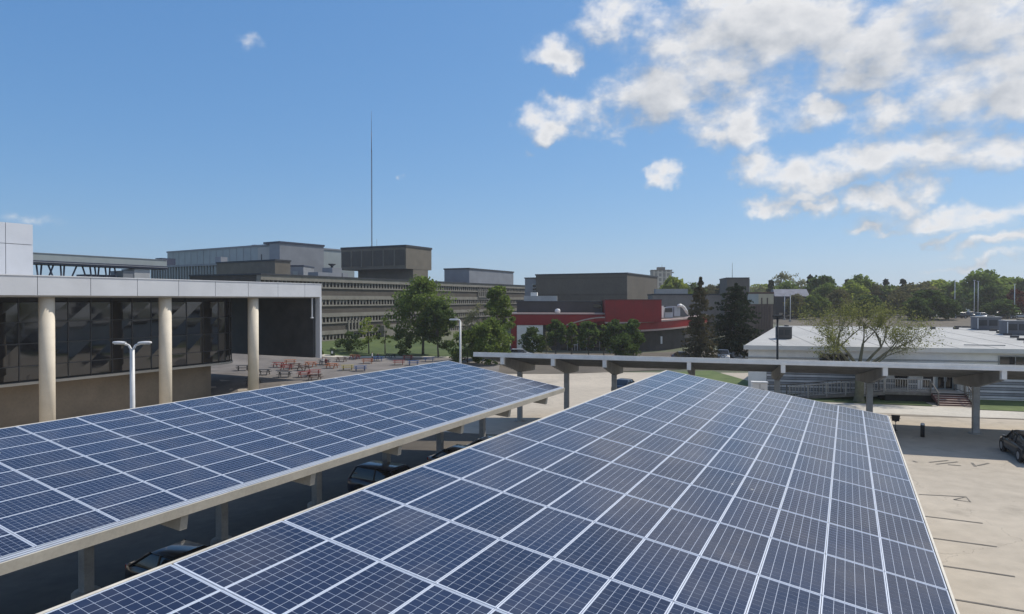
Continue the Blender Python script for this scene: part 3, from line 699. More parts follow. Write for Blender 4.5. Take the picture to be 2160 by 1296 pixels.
def hall():
    dc = 190.0; c = at(1323, 576, dc); t = 28.6; dB = Vector((-CA, SA)); a = c.xy + dB * t; zg = -1.4
    root, L = facade('brown_hall', 'big windowless brown hall with sloping dark roof line behind the red building', 'building', a, c, zg)
    b = lambda z: z - zg; zt = 16.7
    MB().box(0, L, 0, 34, 0, b(zt)).build('wall', mat("hall_brick", (.105, .094, .08), .9, .10, .15, fine=.35), root)
    MB().box(-.1, L + .1, -.12, -.01, b(10.6), b(11.1)).build('string_course', BRICK, root)
    MB().box(0, L, -.14, -.01, b(zt - 1.1), b(zt - .9)).build('string_course', BRICK, root)
    MB().box(-.2, L + .2, -.2, 34.2, b(zt), b(zt + .4)).build('coping', CAP, root)
    MB().box(-4.4, -.01, 1.5, 20, 0, b(15.9)).build('side_block', GREYB, root)
    MB().box(-4.6, 0, 1.3, 20.2, b(15.9), b(16.2)).build('side_coping', CAP, root)
    for k in range(5): MB().box(-1.7, -.5, 1.35, 1.49, b(9.2 + k * 1.0), b(9.9 + k * 1.0)).build('window', GLASS, root)
    MB().box(-1.9, -.3, 1.42, 1.495, b(8.9), b(14.3)).build('window_surround', GREYM, root)
hall()

def red_building():
    zg = -1.45; K = .0995
    p0, p1 = at(1078, 700, 141), at(1396, 700, 138.5)
    root, L = facade('red_building', 'low red-clad building with white trim, red box storey and curved red canopy', 'building', p0, p1, zg)
    b = lambda z: z - zg; X = lambda px: (px - 1078) * L / 318.0
    DK = mat("dark_lower_wall", (.05, .046, .044), .8, .2, .4, fine=.3)
    MB().box(X(1082), X(1350), 1.2, 16, 0, b(4.0)).build('lower_wall', DK, root)
    MB().box(X(1078), X(1278), 0, 15, b(4.0), b(6.25)).build('red_band', RED, root)
    MB().box(X(1077), X(1279), -.12, 15, b(6.25), b(6.5)).build('white_trim', WTRIM, root)
    MB().box(X(1078), X(1090), .02, 3, 0, b(3.99)).build('red_pier', RED, root)
    MB().box(X(1090.5), X(1146), .1, 1.19, 0, b(3.95)).build('white_wall', WALLW, root)
    MB().box(X(1086), X(1275), 6, 18, b(6.5), b(8.9)).build('dark_upper_storey', mat("upper_cladding", (.04, .036, .04), .6, .2, .3), root)
    MB().box(X(1085), X(1276), 5.8, 18.2, b(8.9), b(9.05)).build('upper_coping', CAP, root)
    MB().box(X(1100), X(1175), 9, 13, b(9.05), b(10.2)).build('roof_screen', mat("pale_roof_screen", (.42, .42, .41), .7, .12, .5), root)
    MB().box(X(1115), X(1130), 9.5, 12, b(10.2), b(11.0)).build('roof_unit', WALLW, root)
    MB().lathe([(.0, .95), (.5, .8), (.62, .4), (.5, 0)], 12, (X(1177), 2.5, b(6.5))).build('roof_dome', LAMPW, root, True)
    MB().box(X(1255), X(1272), 5.6, 5.79, b(7.7), b(8.3)).build('upper_window', GLASS, root)
    # red box storey
    MB().box(X(1277), X(1393), -1.6, 12, b(4.75), b(9.25)).build('red_box', RED, root)
    MB().box(X(1276), X(1394), -1.7, 12.1, b(9.25), b(9.4)).build('box_coping', mat("dark_red_coping", (.12, .012, .014), .5, .1, 1), root)
    for k in range(1, 6): MB().box(X(1277) + k * 1.95 - .02, X(1277) + k * 1.95 + .02, -1.63, -1.595, b(4.8), b(9.2)).build('panel_joint', mat("red_joint", (.13, .008, .01), .6, .1, 1), root)
    MB().box(X(1276), X(1350), -1.75, -1.61, b(4.45), b(4.74)).build('box_base_trim', WTRIM, root)
    # arched entrance canopy
    q, w = MB(), MB(); n = 12; pr = []
    for k in range(n + 1):
        u = k / n; pr.append((X(1196) + u * (X(1276) - X(1196)), 4.0 + 1.6 * math.sin(u * math.pi / 2)))
    for (a, c) in zip(pr[:-1], pr[1:]):
        q.hexa([(a[0], -2.0, b(a[1]) - .7), (c[0], -2.0, b(c[1]) - .7), (c[0], .9, b(c[1]) - .7), (a[0], .9, b(a[1]) - .7)], [(a[0], -2.0, b(a[1])), (c[0], -2.0, b(c[1])), (c[0], .9, b(c[1])), (a[0], .9, b(a[1]))])
        w.hexa([(a[0], -2.15, b(a[1]) - .02), (c[0], -2.15, b(c[1]) - .02), (c[0], -2.01, b(c[1]) - .02), (a[0], -2.01, b(a[1]) - .02)], [(a[0], -2.15, b(a[1]) + .22), (c[0], -2.15, b(c[1]) + .22), (c[0], -2.01, b(c[1]) + .22), (a[0], -2.01, b(a[1]) + .22)])
    q.build('entrance_arch', RED, root); w.build('arch_trim', WTRIM, root)
    # glazed entrance
    for k in range(7):
        x0 = X(1185) + k * 1.35
        MB().box(x0, x0 + 1.28, 1.05, 1.15, .1, b(2.4)).build('entrance_pane', GLASS, root)
        MB().box(x0 + 1.28, x0 + 1.35, .98, 1.19, 0, b(2.5)).build('entrance_mullion', GREYM, root)
    door = MB().box(X(1209), X(1219), .85, .97, 0, 2.6).build('door', GLASS, root)
    for (a, c, z0, z1) in ((1208, 1209, 0, 2.75), (1219, 1220, 0, 2.75), (1209, 1219, 2.6, 2.75), (1213.6, 1214.4, 0, 2.6), (1209, 1219, 1.2, 1.32)):
        MB().box(X(a), X(c), .78, .98, z0, z1).build('door_frame', LAMPW, door)
    # curved red band and charcoal wall sweeping to the right
    A = []
    for k in range(15):
        u = k / 14; A.append((X(1345) + u * 19.5, -1.2 + 26 * u ** 2.0, 4.85 + .85 * u))
    q, w, s, t = MB(), MB(), MB(), MB()
    for a, c in zip(A[:-1], A[1:]):
        def seg(m, h0, h1, o0, o1): m.hexa([(a[0], a[1] + o0, b(a[2]) + h0), (c[0], c[1] + o0, b(c[2]) + h0), (c[0], c[1] + o1, b(c[2]) + h0), (a[0], a[1] + o1, b(a[2]) + h0)], [(a[0], a[1] + o0, b(a[2]) + h1), (c[0], c[1] + o0, b(c[2]) + h1), (c[0], c[1] + o1, b(c[2]) + h1), (a[0], a[1] + o1, b(a[2]) + h1)])
        seg(q, -1.75, -.3, 0, 6); seg(w, -.3, 0, -.15, 6); seg(s, -2.1, -1.75, -.1, 5); 
        t.hexa([(a[0], a[1] + 2.2, -.3), (c[0], c[1] + 2.2, -.3), (c[0], c[1] + 5, -.3), (a[0], a[1] + 5, -.3)], [(a[0], a[1] + 2.2, b(a[2]) - 2.1), (c[0], c[1] + 2.2, b(c[2]) - 2.1), (c[0], c[1] + 5, b(c[2]) - 2.1), (a[0], a[1] + 5, b(a[2]) - 2.1)])
    q.build('curved_band', RED, root); w.build('curved_trim', WTRIM, root); s.build('curved_soffit_trim', WTRIM, root); t.build('curved_wall', DK, root)
    MB().box(X(1391), X(1394.5), -1.9, -1.7, b(.3), b(1.8)).build('wall_sign', LAMPW, root)
red_building()

def back_buildings():
    def block(name, label, px0, px1, d0, d1, py, depth, m, zg=-1.0, cap=CAP, caph=.35):
        a, c = at(px0, py, d0), at(px1, py, d1); z = at((px0 + px1) / 2, py, (d0 + d1) / 2).z
        root, L = facade(name, label, 'building', a, c, zg)
        MB().box(0, L, 0, depth, 0, z - zg).build('wall', m, root)
        MB().box(-.15, L + .15, -.15, depth + .15, z - zg, z - zg + caph).build('coping', cap, root)
        return root, L, z - zg
    r, L, z = block('grey_annex', 'grey annex with cluttered rooftop ducts between red building and conifers', 1376, 1520, 168, 166, 623, 14, mat("annex_wall", (.21, .195, .18), .85, .1, .4, fine=.3))
    MB().box(1.0, 9.0, 2, 6, z + .35, z + 1.6).build('roof_screen', ROOFW, r)
    # rooftop plant beside the red box
    a, c = at(1396, 650, 146), at(1470, 650, 150)
    r, L = facade('rooftop_plant', 'pale ducts and air handlers on the roof beside the red box', 'rooftop plant', a, c, 5.4)
    MB().box(0, .5, 0, 2, 0, 2.6).build('duct_end', WALLW, r)
    MB().box(.9, 3.2, .2, 3, 0, 2.2).build('air_handler', mat("pale_metal_unit", (.40, .43, .46), .5, .1, .6), r)
    MB().box(1.0, 2.9, .05, .19, 1.2, 2.1).build('louvre', CHAR, r)
    MB().box(3.4, 5.0, 0, 3, .3, 2.5).build('air_handler', MATS["pale_metal_unit"], r)
    q = MB(); pts = [(4.2, -.3, 2.6), (5.0, -.3, 2.7), (5.8, -.3, 2.2), (6.6, -.3, 1.2), (7.4, -.3, .6)]
    q.path(pts, .35, 8); q.build('duct', WALLW, r, True)
    MB().box(-.6, 8.0, -.6, 3.5, -4.5, .0).build('roof_deck', mat("deck_gravel", (.23, .20, .185), .9, .15, .5), r)
    r, L, z = block('dark_brown_block', 'dark brown flat-roofed block behind the dark conifer', 1533, 1580, 211, 210, 588, 14, mat("umber_brick", (.11, .098, .09), .9, .1, .2, fine=.3))
    MB().box(L + .01, L + .3, .3, 13.7, z - 4.5, z - .1).build('pale_side_panel', mat("pale_side", (.36, .355, .34), .8, .08, .3), r)
    MB().tube((L*.35, 4, z), (L*.35, 4, z + 5.2), .10, .05, 6).build('roof_aerial', GREYM, r)
    r, L, z = block('cream_banded_building', 'small brick building with cream upper band by the white flagpoles', 1577, 1631, 150, 150, 620, 16, mat("rose_brick", (.15, .115, .10), .9, .12, .4, fine=.4), cap=mat("rust_coping", (.10, .055, .045), .7))
    MB().box(L * .42, L + .05, -.12, -.01, z - 2.3, z - .05).build('cream_band', mat("cream_render", (.44, .40, .30), .85, .08, .5), r)
    MB().box(0, L * .42, -.10, -.01, z - 2.3, z - .05).build('grey_band', GREYM, r)
    for k in range(6): MB().box(L * (.3 + .11 * k), L * (.3 + .11 * k) + .25, -.25, -.13, .2, z - (.9 if k in (2, 4) else 2.6)).build('pilaster', mat("brown_pilaster", (.10, .075, .07), .85), r)
    r, L, z = block('dark_house', 'dark house with broad grey-blue pitched roof among the trees', 1637, 1704, 205, 203, 628, 10, mat("dark_house_wall", (.022, .024, .032), .6, .2, .5))
    MB().hexa([(-.5, -.6, z + .36), (L + .5, -.6, z + .36), (L + .5, 10.6, z + .36), (-.5, 10.6, z + .36)], [(-.3, 3.5, z + 2.6), (L + .3, 3.5, z + 2.6), (L + .3, 6.5, z + 2.6), (-.3, 6.5, z + 2.6)]).build('roof', mat("grey_blue_shingle", (.17, .18, .22), .8, .15, .8, fine=.4), r)
    for k in range(4): MB().box(L*(.1+.22*k), L*(.1+.22*k)+1.3, -.08, -.01, z*.45, z*.45 + 1.4).build('window', GLASS, r)
    # apartment tower
    a, c = at(1374, 580, 451), at(1417, 580, 449)
    r, L = facade('apartment_tower', 'distant pale apartment tower with stacked balconies', 'building', a, c, 0)
    zt = 29.0
    MB().box(0, L, 0, 14, 0, zt).build('core', mat("tower_shade_tone", (.30, .27, .24), .85, .06, .2), r)  # core toned darker than the cream fins to paint their shade
    CREAM = mat("tower_cream", (.60, .53, .45), .85, .05, .2)
    for k in range(5): MB().box(L * k / 5 + L * .10, L * k / 5 + L * .16, -.7, -.01, 0, zt + .4).build('fin', CREAM, r)
    for s in range(9):
        for k in range(5):
            MB().box(L * k / 5 + L * .165, L * (k + 1) / 5 + L * .095, -.6, -.02, s * 3.15 + 2.0, s * 3.15 + 3.0).build('balcony', CREAM if k % 2 else mat("tower_panel", (.40, .36, .31), .85), r)
    MB().box(-.3, L + .3, -.8, 14.3, zt, zt + .6).build('roof_edge', BRICKB, r)
    MB().box(L * .3, L * .7, 4, 10, zt + .6, zt + 2.6).build('lift_house', BRICKB, r)
    MB().tube((L*.55, 6, zt + 2.6), (L*.55, 6, zt + 4.6), .12, .05, 5).build('aerial', CAP, r)
    # bungalow glimpsed between the trees
    a, c = at(2026, 640, 306), at(2072, 640, 304)
    r, L = facade('bungalow', 'small white bungalow with grey roof glimpsed beyond the grass', 'house', a, c, gh(a.x, a.y))
    MB().box(0, L, 0, 8, 0, 3.6).build('wall', WALLW, r)
    MB().hexa([(-.5, -.6, 3.6), (L + .5, -.6, 3.6), (L + .5, 8.6, 3.6), (-.5, 8.6, 3.6)], [(.5, 3.6, 6.2), (L - .5, 3.6, 6.2), (L - .5, 4.4, 6.2), (.5, 4.4, 6.2)]).build('roof', mat("bungalow_shingle", (.25, .25, .24), .85, .1, 1), r)
    for k in range(3): MB().box(.9 + k * 2.4, 2.2 + k * 2.4, -.05, -.005, 1.0, 2.5).build('window', GLASS, r)
    MB().box(L - 1.4, L - .5, -.05, -.005, 0, 2.2).build('door', BLACK, r)
back_buildings()

# ------------------------------------------------------------------ low pale building with deck, stairs and ramp
LB0, LB1 = Vector((23.4, 66.0)), Vector((46.7, 60.8))
LBU = (LB1 - LB0).normalized(); LBN = Vector((-LBU.y, LBU.x)); LBYAW = math.atan2(LBU.y, LBU.x)
def lbx(px, y=0.0):                       # local x on the line y where the sight line of column px crosses
    t = (px - CX) / F; Q = LB0 + LBN * y; return (t * Q.y - Q.x) / (LBU.x - t * LBU.y)
def lbl(p): d = Vector(p[:2]) - LB0; return d.dot(LBU), d.dot(LBN)
def lbz(px, py, y=0.0):
    q = LB0 + LBU * lbx(px, y) + LBN * y; return H - (py - HY) * q.y / F
def low_building():
    root = thing('low_pale_building', 'low pale stucco building with broad flat roof and grey siding base', 'building', (LB0.x, LB0.y, 0), LBYAW)
    L = 62.0; ze = 4.55; sk = .27
    def P(x, y): return (x + (sk * y if x < 5 else 0), y)
    MB().prism([P(0, 0), (L, 0), (L, 46), P(0, 46)], -.3, ze).build('wall', WALLW, root)
    def rz(y): return ze + .05 + (min(y, 26) + .5) * .034 - max(0, y - 26) * .03
    ys = [-.45, 8, 16, 26, 36, 46.4]
    for i, (a, c) in enumerate(zip(ys[:-1], ys[1:])):
        q = MB(); l0, l1 = -.35 + sk * a, -.35 + sk * c
        xs_ = np.linspace(0, 1, 7)
        for u, v in zip(xs_[:-1], xs_[1:]):
            X_ = lambda l, k: l + (L + .4 - l) * k
            q.hexa([(X_(l0,u), a, rz(a) - .02), (X_(l0,v), a, rz(a) - .02), (X_(l1,v), c, rz(c) - .02), (X_(l1,u), c, rz(c) - .02)], [(X_(l0,u), a, rz(a) + .2), (X_(l0,v), a, rz(a) + .2), (X_(l1,v), c, rz(c) + .2), (X_(l1,u), c, rz(c) + .2)])
        q.build('roof_section', ROOFW, root)
    SEAM = mat("roof_seam_grey", (.22, .22, .212), .8)
    for k in range(1, 20):
        x = k * 3.1 + random.uniform(-.2, .2); q = MB()
        for (a, c) in zip(ys[:-1], ys[1:]):
            if x + 0 < sk * c: continue
            q.hexa([(x - .05, a, rz(a) + .19), (x + .05, a, rz(a) + .19), (x + .05, c, rz(c) + .19), (x - .05, c, rz(c) + .19)], [(x - .05, a, rz(a) + .215), (x + .05, a, rz(a) + .215), (x + .05, c, rz(c) + .215), (x - .05, c, rz(c) + .215)])
        if q.v: q.build('roof_seam', SEAM, root)
    MB().box(-.5, L, -.62, -.46, ze - .12, ze + .3).build('eave_trim', mat("pale_eave", (.62, .61, .58), .6, .06, .6), root)
    MB().box(-.3, L, -.12, -.01, 3.55, 3.68).build('wall_ledge', mat("grey_ledge", (.36, .355, .34), .8), root)
    # projecting awning roof
    x0, x1 = lbx(1795, -1.8), lbx(2020, -1.8)
    MB().box(x0, x1, -2.0, -.13, 3.05, 3.30).build('awning', WALLW, root)
    MB().box(x0 - .02, x1 - .6, -2.1, -2.01, 3.2, 3.36).build('awning_edge', mat("awning_dark_edge", (.10, .095, .09), .8), root)
    # siding boards on the lower wall (either side of the entrance)
    for (a, c) in ((lbx(1618), lbx(1935)), (lbx(2030), lbx(2160) + 14)):
        MB().box(a - .02, c + .02, -.011, -.003, .2, 2.62).build('siding_backing', CHAR, root)
        for k in range(9):
            z = .25 + k * .26
            q = MB().hexa([(a, -.10, z), (c, -.10, z), (c, -.012, z), (a, -.012, z)], [(a, -.045, z + .2), (c, -.045, z + .2), (c, -.012, z + .2), (a, -.012, z + .2)])
            q.build('siding_board', SIDING if k % 2 else mat("pale_siding", (.52, .51, .50), .7, .12, .6), root)
    def win(pa, pb, ya, yb, panes=2):
        xa, xb = lbx(pa), lbx(pb); zt, zb = lbz((pa+pb)/2, ya), lbz((pa+pb)/2, yb)
        w = MB().box(xa - .07, xb + .07, -.12, -.015, zb - .07, zt + .07).build('window', mat("window_frame_grey", (.42, .42, .41), .6), root)
        for k in range(panes):
            u0 = xa + (xb - xa) * k / panes + .04; u1 = xa + (xb - xa) * (k + 1) / panes - .04
            MB().box(u0, u1, -.15, -.121, zb, zt).build('pane', GLASS, w)
    win(1728, 1790, 747, 765, 2); win(2108, 2175, 753, 769, 2); win(2240, 2300, 754, 770, 2)
    # glazed double door and pale porch wall
    xa, xb = lbx(1977), lbx(2010)
    d = MB().box(xa - .1, xb + .1, -.09, -.015, .95, 3.1).build('door', GREYM, root)
    for k in range(2): MB().box(xa + (xb-xa)*k/2 + .06, xa + (xb-xa)*(k+1)/2 - .06, -.12, -.091, 1.05, 2.98).build('pane', GLASS, d)
    for k in range(2): MB().tube((xa + (xb-xa)*.5 - .1 + .2*k, -.17, 1.7), (xa + (xb-xa)*.5 - .1 + .2*k, -.17, 2.2), .02).build('handle', RIM, d)
    MB().box(lbx(2012), lbx(2034), -.9, -.02, .9, 3.04).build('porch_wall', WALLW, root)
    for (pa, pb) in ((1870, 1886), (1917, 1945)): MB().box(lbx(pa), lbx(pb), -.14, -.015, 1.9, 3.0).build('notice_panel', mat("pale_notice", (.55, .55, .53), .7), root)
    for (pa, pb) in ((1888, 1914), (1948, 1968)): MB().box(lbx(pa), lbx(pb), -.14, -.015, 1.1, 3.0).build('dark_window', GLASS, root)
    # pipes and small roof details
    q = MB(); a = lbl(at(2028, 731, 64)); c = lbl(at(2106, 731, 64))
    q.path([(a[0], 1.8, rz(1.8) + .35), (c[0], 1.8, rz(1.8) + .35)], .06, 8); q.build('roof_pipe', mat("pipe_grey", (.36, .36, .35), .6), root)
    for k in range(11):
        p_ = at(2020 + k * 15.0, 689 + k * 4.2, 95 - k * 2.9); x, y = lbl(p_)
        MB().box(x - .35, x + .35, y - .2, y + .2, rz(y) + .15, rz(y) + .42).build('pipe_support', CHAR, root)
    for k in range(7):
        x = 17 + k * 2.6; MB().box(x, x + .5, 24, 24.4, rz(24) + .15, rz(24) + .45).build('pipe_support', CHAR, root)
    return rz
LRZ = low_building()

def hvac(px, py, d, w, h, dp, label, m):
    p_ = at(px, py, d); x, y = lbl(p_); z = LRZ(y) + .15
    root = thing('rooftop_air_conditioner', label, 'air conditioner', (p_.x, p_.y, z), LBYAW, 'rooftop air conditioners')
    body = MB().box(-w/2, w/2, 0, dp, .12, h).build('cabinet', m, root)
    MB().box(-w/2 - .05, w/2 + .05, -.05, dp + .05, h, h + .08).build('lid', mat("unit_lid", (.40, .40, .39), .6), root)
    MB().box(-w/2 + .1, w/2 - .1, .05, dp - .05, 0, .12).build('plinth', CHAR, root)
    for k in range(2): MB().box(-w*.42 + k*w*.42, -w*.08 + k*w*.42, -.04, -.005, h*.35, h*.8).build('louvre', CHAR, body)
    MB().lathe([(w*.16, 0), (w*.16, .12), (w*.13, .14)], 14, (w*.2, dp/2, h + .08)).build('fan_shroud', CHAR, root)
    MB().box(-w*.47, -w*.43, -.05, -.005, .2, h - .1).build('corner_strip', LAMPW, body)
DKU = mat("grey_unit_cabinet", (.13, .135, .15), .5, .15, .8)
hvac(2086, 702, 82, 2.7, 1.6, 1.6, 'dark grey rooftop air conditioner beside the bare roof field', DKU)
hvac(2150, 705, 75, 2.6, 1.6, 1.6, 'dark grey rooftop air conditioner with pale corner strip at the roof edge', DKU)
hvac(1655, 724, 72, 1.5, 1.35, 1.2, 'small dark rooftop air conditioner near the black lamp pole', mat("brown_unit", (.085, .08, .075), .6, .15, 1))

def deck():
    root = thing('entrance_deck', 'wooden entrance deck and ramp with baluster railings and red-brown steps', 'deck', (LB0.x, LB0.y, 0), LBYAW)
    zd = .95; x0, x1, xs0, xs1 = lbx(1868, -2.6), lbx(2046, -2.6), lbx(1972, -3.2), lbx(2040, -3.2)
    n = int((2.6 - .13) / .15)
    for k in range(n): MB().box(x0, x1, -2.6 + k * .15, -2.6 + k * .15 + .138, zd - .04, zd).build('deck_board', mat("pale_deck_board", (.40, .36, .32), .85, .12, 2, fine=.3), root)
    MB().box(x0 + .05, x1 - .05, -2.5, -.2, -.1, zd - .05).build('deck_shade_fill', mat("dark_deck_void", (.03, .028, .026), .9), root)  # near-black box paints the shade under the deck
    MB().box(x0, xs0, -2.66, -2.605, zd - .28, zd - .02).build('rim_board', WOOD, root)
    ns = 5
    for k in range(ns):
        z1 = zd - (k + 1) * zd / (ns + 1); y1 = -2.62 - k * .36
        MB().box(xs0, xs1, y1 - .36, y1 - .005, z1 - .045, z1).build('tread', STEPT, root)
        MB().box(xs0 + .02, xs1 - .02, y1 - .34, y1 - .30, z1 - .17, z1 - .046).build('riser', STEPM, root)
    for x in (xs0 - .07, xs1 + .01):
        MB().hexa([(x, -4.5, -.05), (x + .06, -4.5, -.05), (x + .06, -2.62, zd - .4), (x, -2.62, zd - .4)], [(x, -4.5, .14), (x + .06, -4.5, .14), (x + .06, -2.62, zd), (x, -2.62, zd)]).build('stringer', STEPM, root)
    def rail(p0, p1, zf0, zf1, h=1.12, pitch=.19, m=WOOD, bal=True):
        p0, p1 = Vector(p0), Vector(p1); Ln = (p1 - p0).length
        def pt(u, dz): q = p0.lerp(p1, u); return (q.x, q.y, zf0 + (zf1 - zf0) * u + dz)
        MB().tube(pt(0, h), pt(1, h), .055, .055, 6).build('handrail', m, root)
        if bal: MB().tube(pt(0, .12), pt(1, .12), .035, .035, 5).build('bottom_rail', m, root)
        np_ = max(1, round(Ln / 1.7))
        for k in range(np_ + 1):
            a = pt(k / np_, -.02); c = pt(k / np_, h + .05); MB().box(a[0] - .05, a[0] + .05, a[1] - .05, a[1] + .05, a[2] - .1, c[2]).build('post', m, root)
        if bal:
            nb = int(Ln / pitch)
            for k in range(1, nb):
                a = pt(k / nb, .12); c = pt(k / nb, h); MB().box(a[0] - .022, a[0] + .022, a[1] - .022, a[1] + .022, a[2], c[2]).build('baluster', m, root)
    PW = mat("pale_rail_wood", (.36, .34, .31), .85, .15, 3)
    rail((x0 + .05, -2.55), (xs0 - .1, -2.55), zd, zd, 1.15, .2, PW)
    rail((xs1 + .1, -2.7), (xs1 + .1, -4.4), zd, .1, 1.0, .3, WOOD)
    rail((xs0 - .1, -2.7), (xs0 - .1, -4.4), zd, .1, 1.0, .3, WOOD, False)
    rail((xs1 + .15, -2.5), (xs1 + .15, -.3), zd, zd, 1.1, .25, WOOD)
    # ramp: one run down along the front
    xr = lbx(1668, -3.0)
    MB().hexa([(xr, -2.6, -.1), (x0, -2.6, .6), (x0, -1.2, .6), (xr, -1.2, -.1)], [(xr, -2.6, .08), (x0, -2.6, zd), (x0, -1.2, zd), (xr, -1.2, .08)]).build('ramp', mat("ramp_boards", (.20, .18, .16), .85, .15, 2), root)
    rail((xr, -2.62), (x0 - .1, -2.62), .06, zd, 1.1, .26, PW)
    rail((xr, -1.15), (x0 - .1, -1.15), .06, zd, 1.1, .4, WOOD)
    rail((lbx(1622, -3.9), -1.2), (xr, -1.2), .0, .06, 1.1, .5, WOOD)
deck()

def cabinet():
    g = G(1602, 838); root = thing('utility_cabinet', 'pale utility cabinet with a dark swirl emblem beside the siding wall', 'cabinet', (g.x, g.y, g.z), LBYAW)
    root.location = (*at(1603, 820, 58).xy, 0)
    w, h = 1.25, 2.05
    MB().box(-w/2, w/2, 0, .7, .12, h).build('housing', WALLW, root)
    MB().box(-w/2 - .06, w/2 + .06, -.06, .76, h, h + .1).build('lid', LAMPW, root)
    MB().box(-w/2 - .04, w/2 + .04, -.04, .74, 0, .12).build('plinth', MATS["footing_concrete"], root)
    MB().box(-.015, .015, -.012, -.002, .2, h - .06).build('door_seam', CHAR, root)
    q = MB()
    for (cx, r, a0, a1) in ((.18, .30, 20, 330), (.22, .17, -120, 160), (.36, .12, 0, 250)):
        n = 18; pr = []
        for k in range(n + 1):
            a = R_(a0 + (a1 - a0) * k / n); pr.append((cx + r * math.cos(a), -.014, 1.2 + r * math.sin(a) * 1.1))
        q.path(pr, .028, 4)
    q.build('swirl_emblem', CHAR, root)
cabinet()

# ------------------------------------------------------------------ street furniture
def lamp_head(mb, p0, p1, r): mb.tube(p0, p1, r * .6, r, 8)
def double_lamp():
    p_ = at(279, 760, 32); z0 = gh(p_.x, p_.y); zt = H - (722 - HY) * 32 / F
    root = thing('street_lamp', 'white street lamp with two spread arms in front of the dark glass wall', 'street lamp', (p_.x, p_.y, z0), 0, 'parking lot lamps')
    h = zt - z0
    MB().tube((0, 0, 0), (0, 0, h - .35), .13, .105, 14).build('pole', LAMPW, root, True)
    MB().lathe([(.26, 0), (.26, .06), (.17, .12), (.14, .4)], 16).build('base_collar', LAMPW, root, True)
    for s in (-1, 1):
        a = MB(); a.path([(0, 0, h - .45), (s * .16, 0, h - .16), (s * .38, 0, h - .08)], .055, 8); a.build('arm', LAMPW, root, True)
        q = MB(); n = 10; rings = []
        for k in range(n + 1):
            u = k / n; rings.append((.30 + u * .62, .045 + .115 * math.sin(math.pi * min(1, u * .9 + .08)) ** .6, .03 + .055 * math.sin(math.pi * min(1, u * .9 + .06)) ** .6))
        vs, fs = [], []
        for (x, ry, rz_) in rings:
            for i in range(10):
                t = 2 * math.pi * i / 10; vs.append((s * x, ry * math.cos(t), h - .06 + rz_ * math.sin(t) + .04 * x))
        for j in range(n):
            for i in range(10): fs.append((j*10+i, j*10+(i+1)%10, (j+1)*10+(i+1)%10, (j+1)*10+i))
        fs += [tuple(range(10)), tuple(n*10+i for i in range(10))]
        q.add(vs, fs); hd = q.build('lamp_head', LAMPW, root, True)
        MB().box(min(s*.42, s*.84), max(s*.42, s*.84), -.08, .08, h - .105, h - .09).build('lens', HLIGHT, hd)
double_lamp()
def single_lamp():
    p_ = at(971, 700, 62); z0 = gh(p_.x, p_.y); h = H - (674 - HY) * 62 / F - z0
    root = thing('street_lamp', 'pale single-arm street lamp beside the green poplar', 'street lamp', (p_.x, p_.y, z0), 0, 'parking lot lamps')
    MB().tube((0, 0, 0), (0, 0, h - .2), .11, .085, 12).build('pole', LAMPW, root, True)
    MB().lathe([(.24, 0), (.24, .06), (.13, .14)], 14).build('base_collar', LAMPW, root, True)
    q = MB(); q.path([(0, 0, h - .25), (-.06, 0, h - .08), (-.2, 0, h - .02), (-.4, 0, h)], .07, 8); q.build('arm', LAMPW, root, True)
    MB().hexa([(-1.05, -.14, h - .07), (-.32, -.1, h - .09), (-.32, .1, h - .09), (-1.05, .14, h - .07)], [(-.98, -.1, h + .06), (-.36, -.06, h + .08), (-.36, .06, h + .08), (-.98, .1, h + .06)]).build('lamp_head', LAMPW, root)
single_lamp()
def black_lamps():
    p_ = at(1640, 700, 58); z0 = gh(p_.x, p_.y); h = H - (668 - HY) * 58 / F - z0
    root = thing('street_lamp', 'tall black lamp pole with flat box head before the pale roof', 'street lamp', (p_.x, p_.y, z0), 0, 'parking lot lamps')
    MB().tube((0, 0, 0), (0, 0, h), .10, .085, 10).build('pole', BLACK, root, True)
    MB().box(-.34, .34, -.3, .3, h - .06, h + .12).build('lamp_head', BLACK, root)
    MB().lathe([(.2, 0), (.2, .1), (.12, .2)], 12).build('base_collar', BLACK, root, True)
    p_ = at(1642, 800, 53.5); z0 = gh(p_.x, p_.y); h = H - (789 - HY) * 53.5 / F - z0
    root = thing('path_lamp', 'short black path lamp with white cup shade by the ramp', 'path lamp', (p_.x, p_.y, z0))
    MB().tube((0, 0, 0), (0, 0, h - .2), .07, .06, 10).build('pole', BLACK, root, True)
    MB().lathe([(.10, h - .25), (.17, h + .05), (.17, h + .08), (.02, h + .12)], 14).build('lamp_shade', LAMPW, root, True)
black_lamps()
def bollard():
    g = G(1946, 923); root = thing('bollard', 'black bollard with pale cap in the canopy shade', 'bollard', g)
    MB().lathe([(.13, 0), (.13, .82), (.125, .84)], 16).build('post', BLACK, root, True)
    MB().lathe([(.128, .84), (.132, .9), (.10, .97), (.0, .99)], 16).build('cap', LAMPW, root, True)
bollard()
for i, (px, ya, yb, d) in enumerate(((2014, 592, 655, 215), (2055, 592, 655, 205), (2063, 594, 655, 205), (2140, 600, 640, 190), (1655, 625, 668, 190), (1667, 622, 668, 180), (1855, 612, 655, 260))):
    p_ = at(px, yb, d); z0 = gh(p_.x, p_.y); h = H - (ya - HY) * d / F - z0
    root = thing('light_pole', 'slender pale pole standing before the far trees', 'pole', (p_.x, p_.y, z0), 0, 'slender pale poles before the trees')
    MB().tube((0, 0, 0), (0, 0, h), .13, .09, 8).build('shaft', LAMPW, root, True)
    MB().box(-.3, .3, -.15, .15, h - .02, h + .12).build('head', LAMPW, root)
    MB().lathe([(.35, 0), (.35, .5), (.3, .55)], 10).build('footing', MATS["footing_concrete"], root)

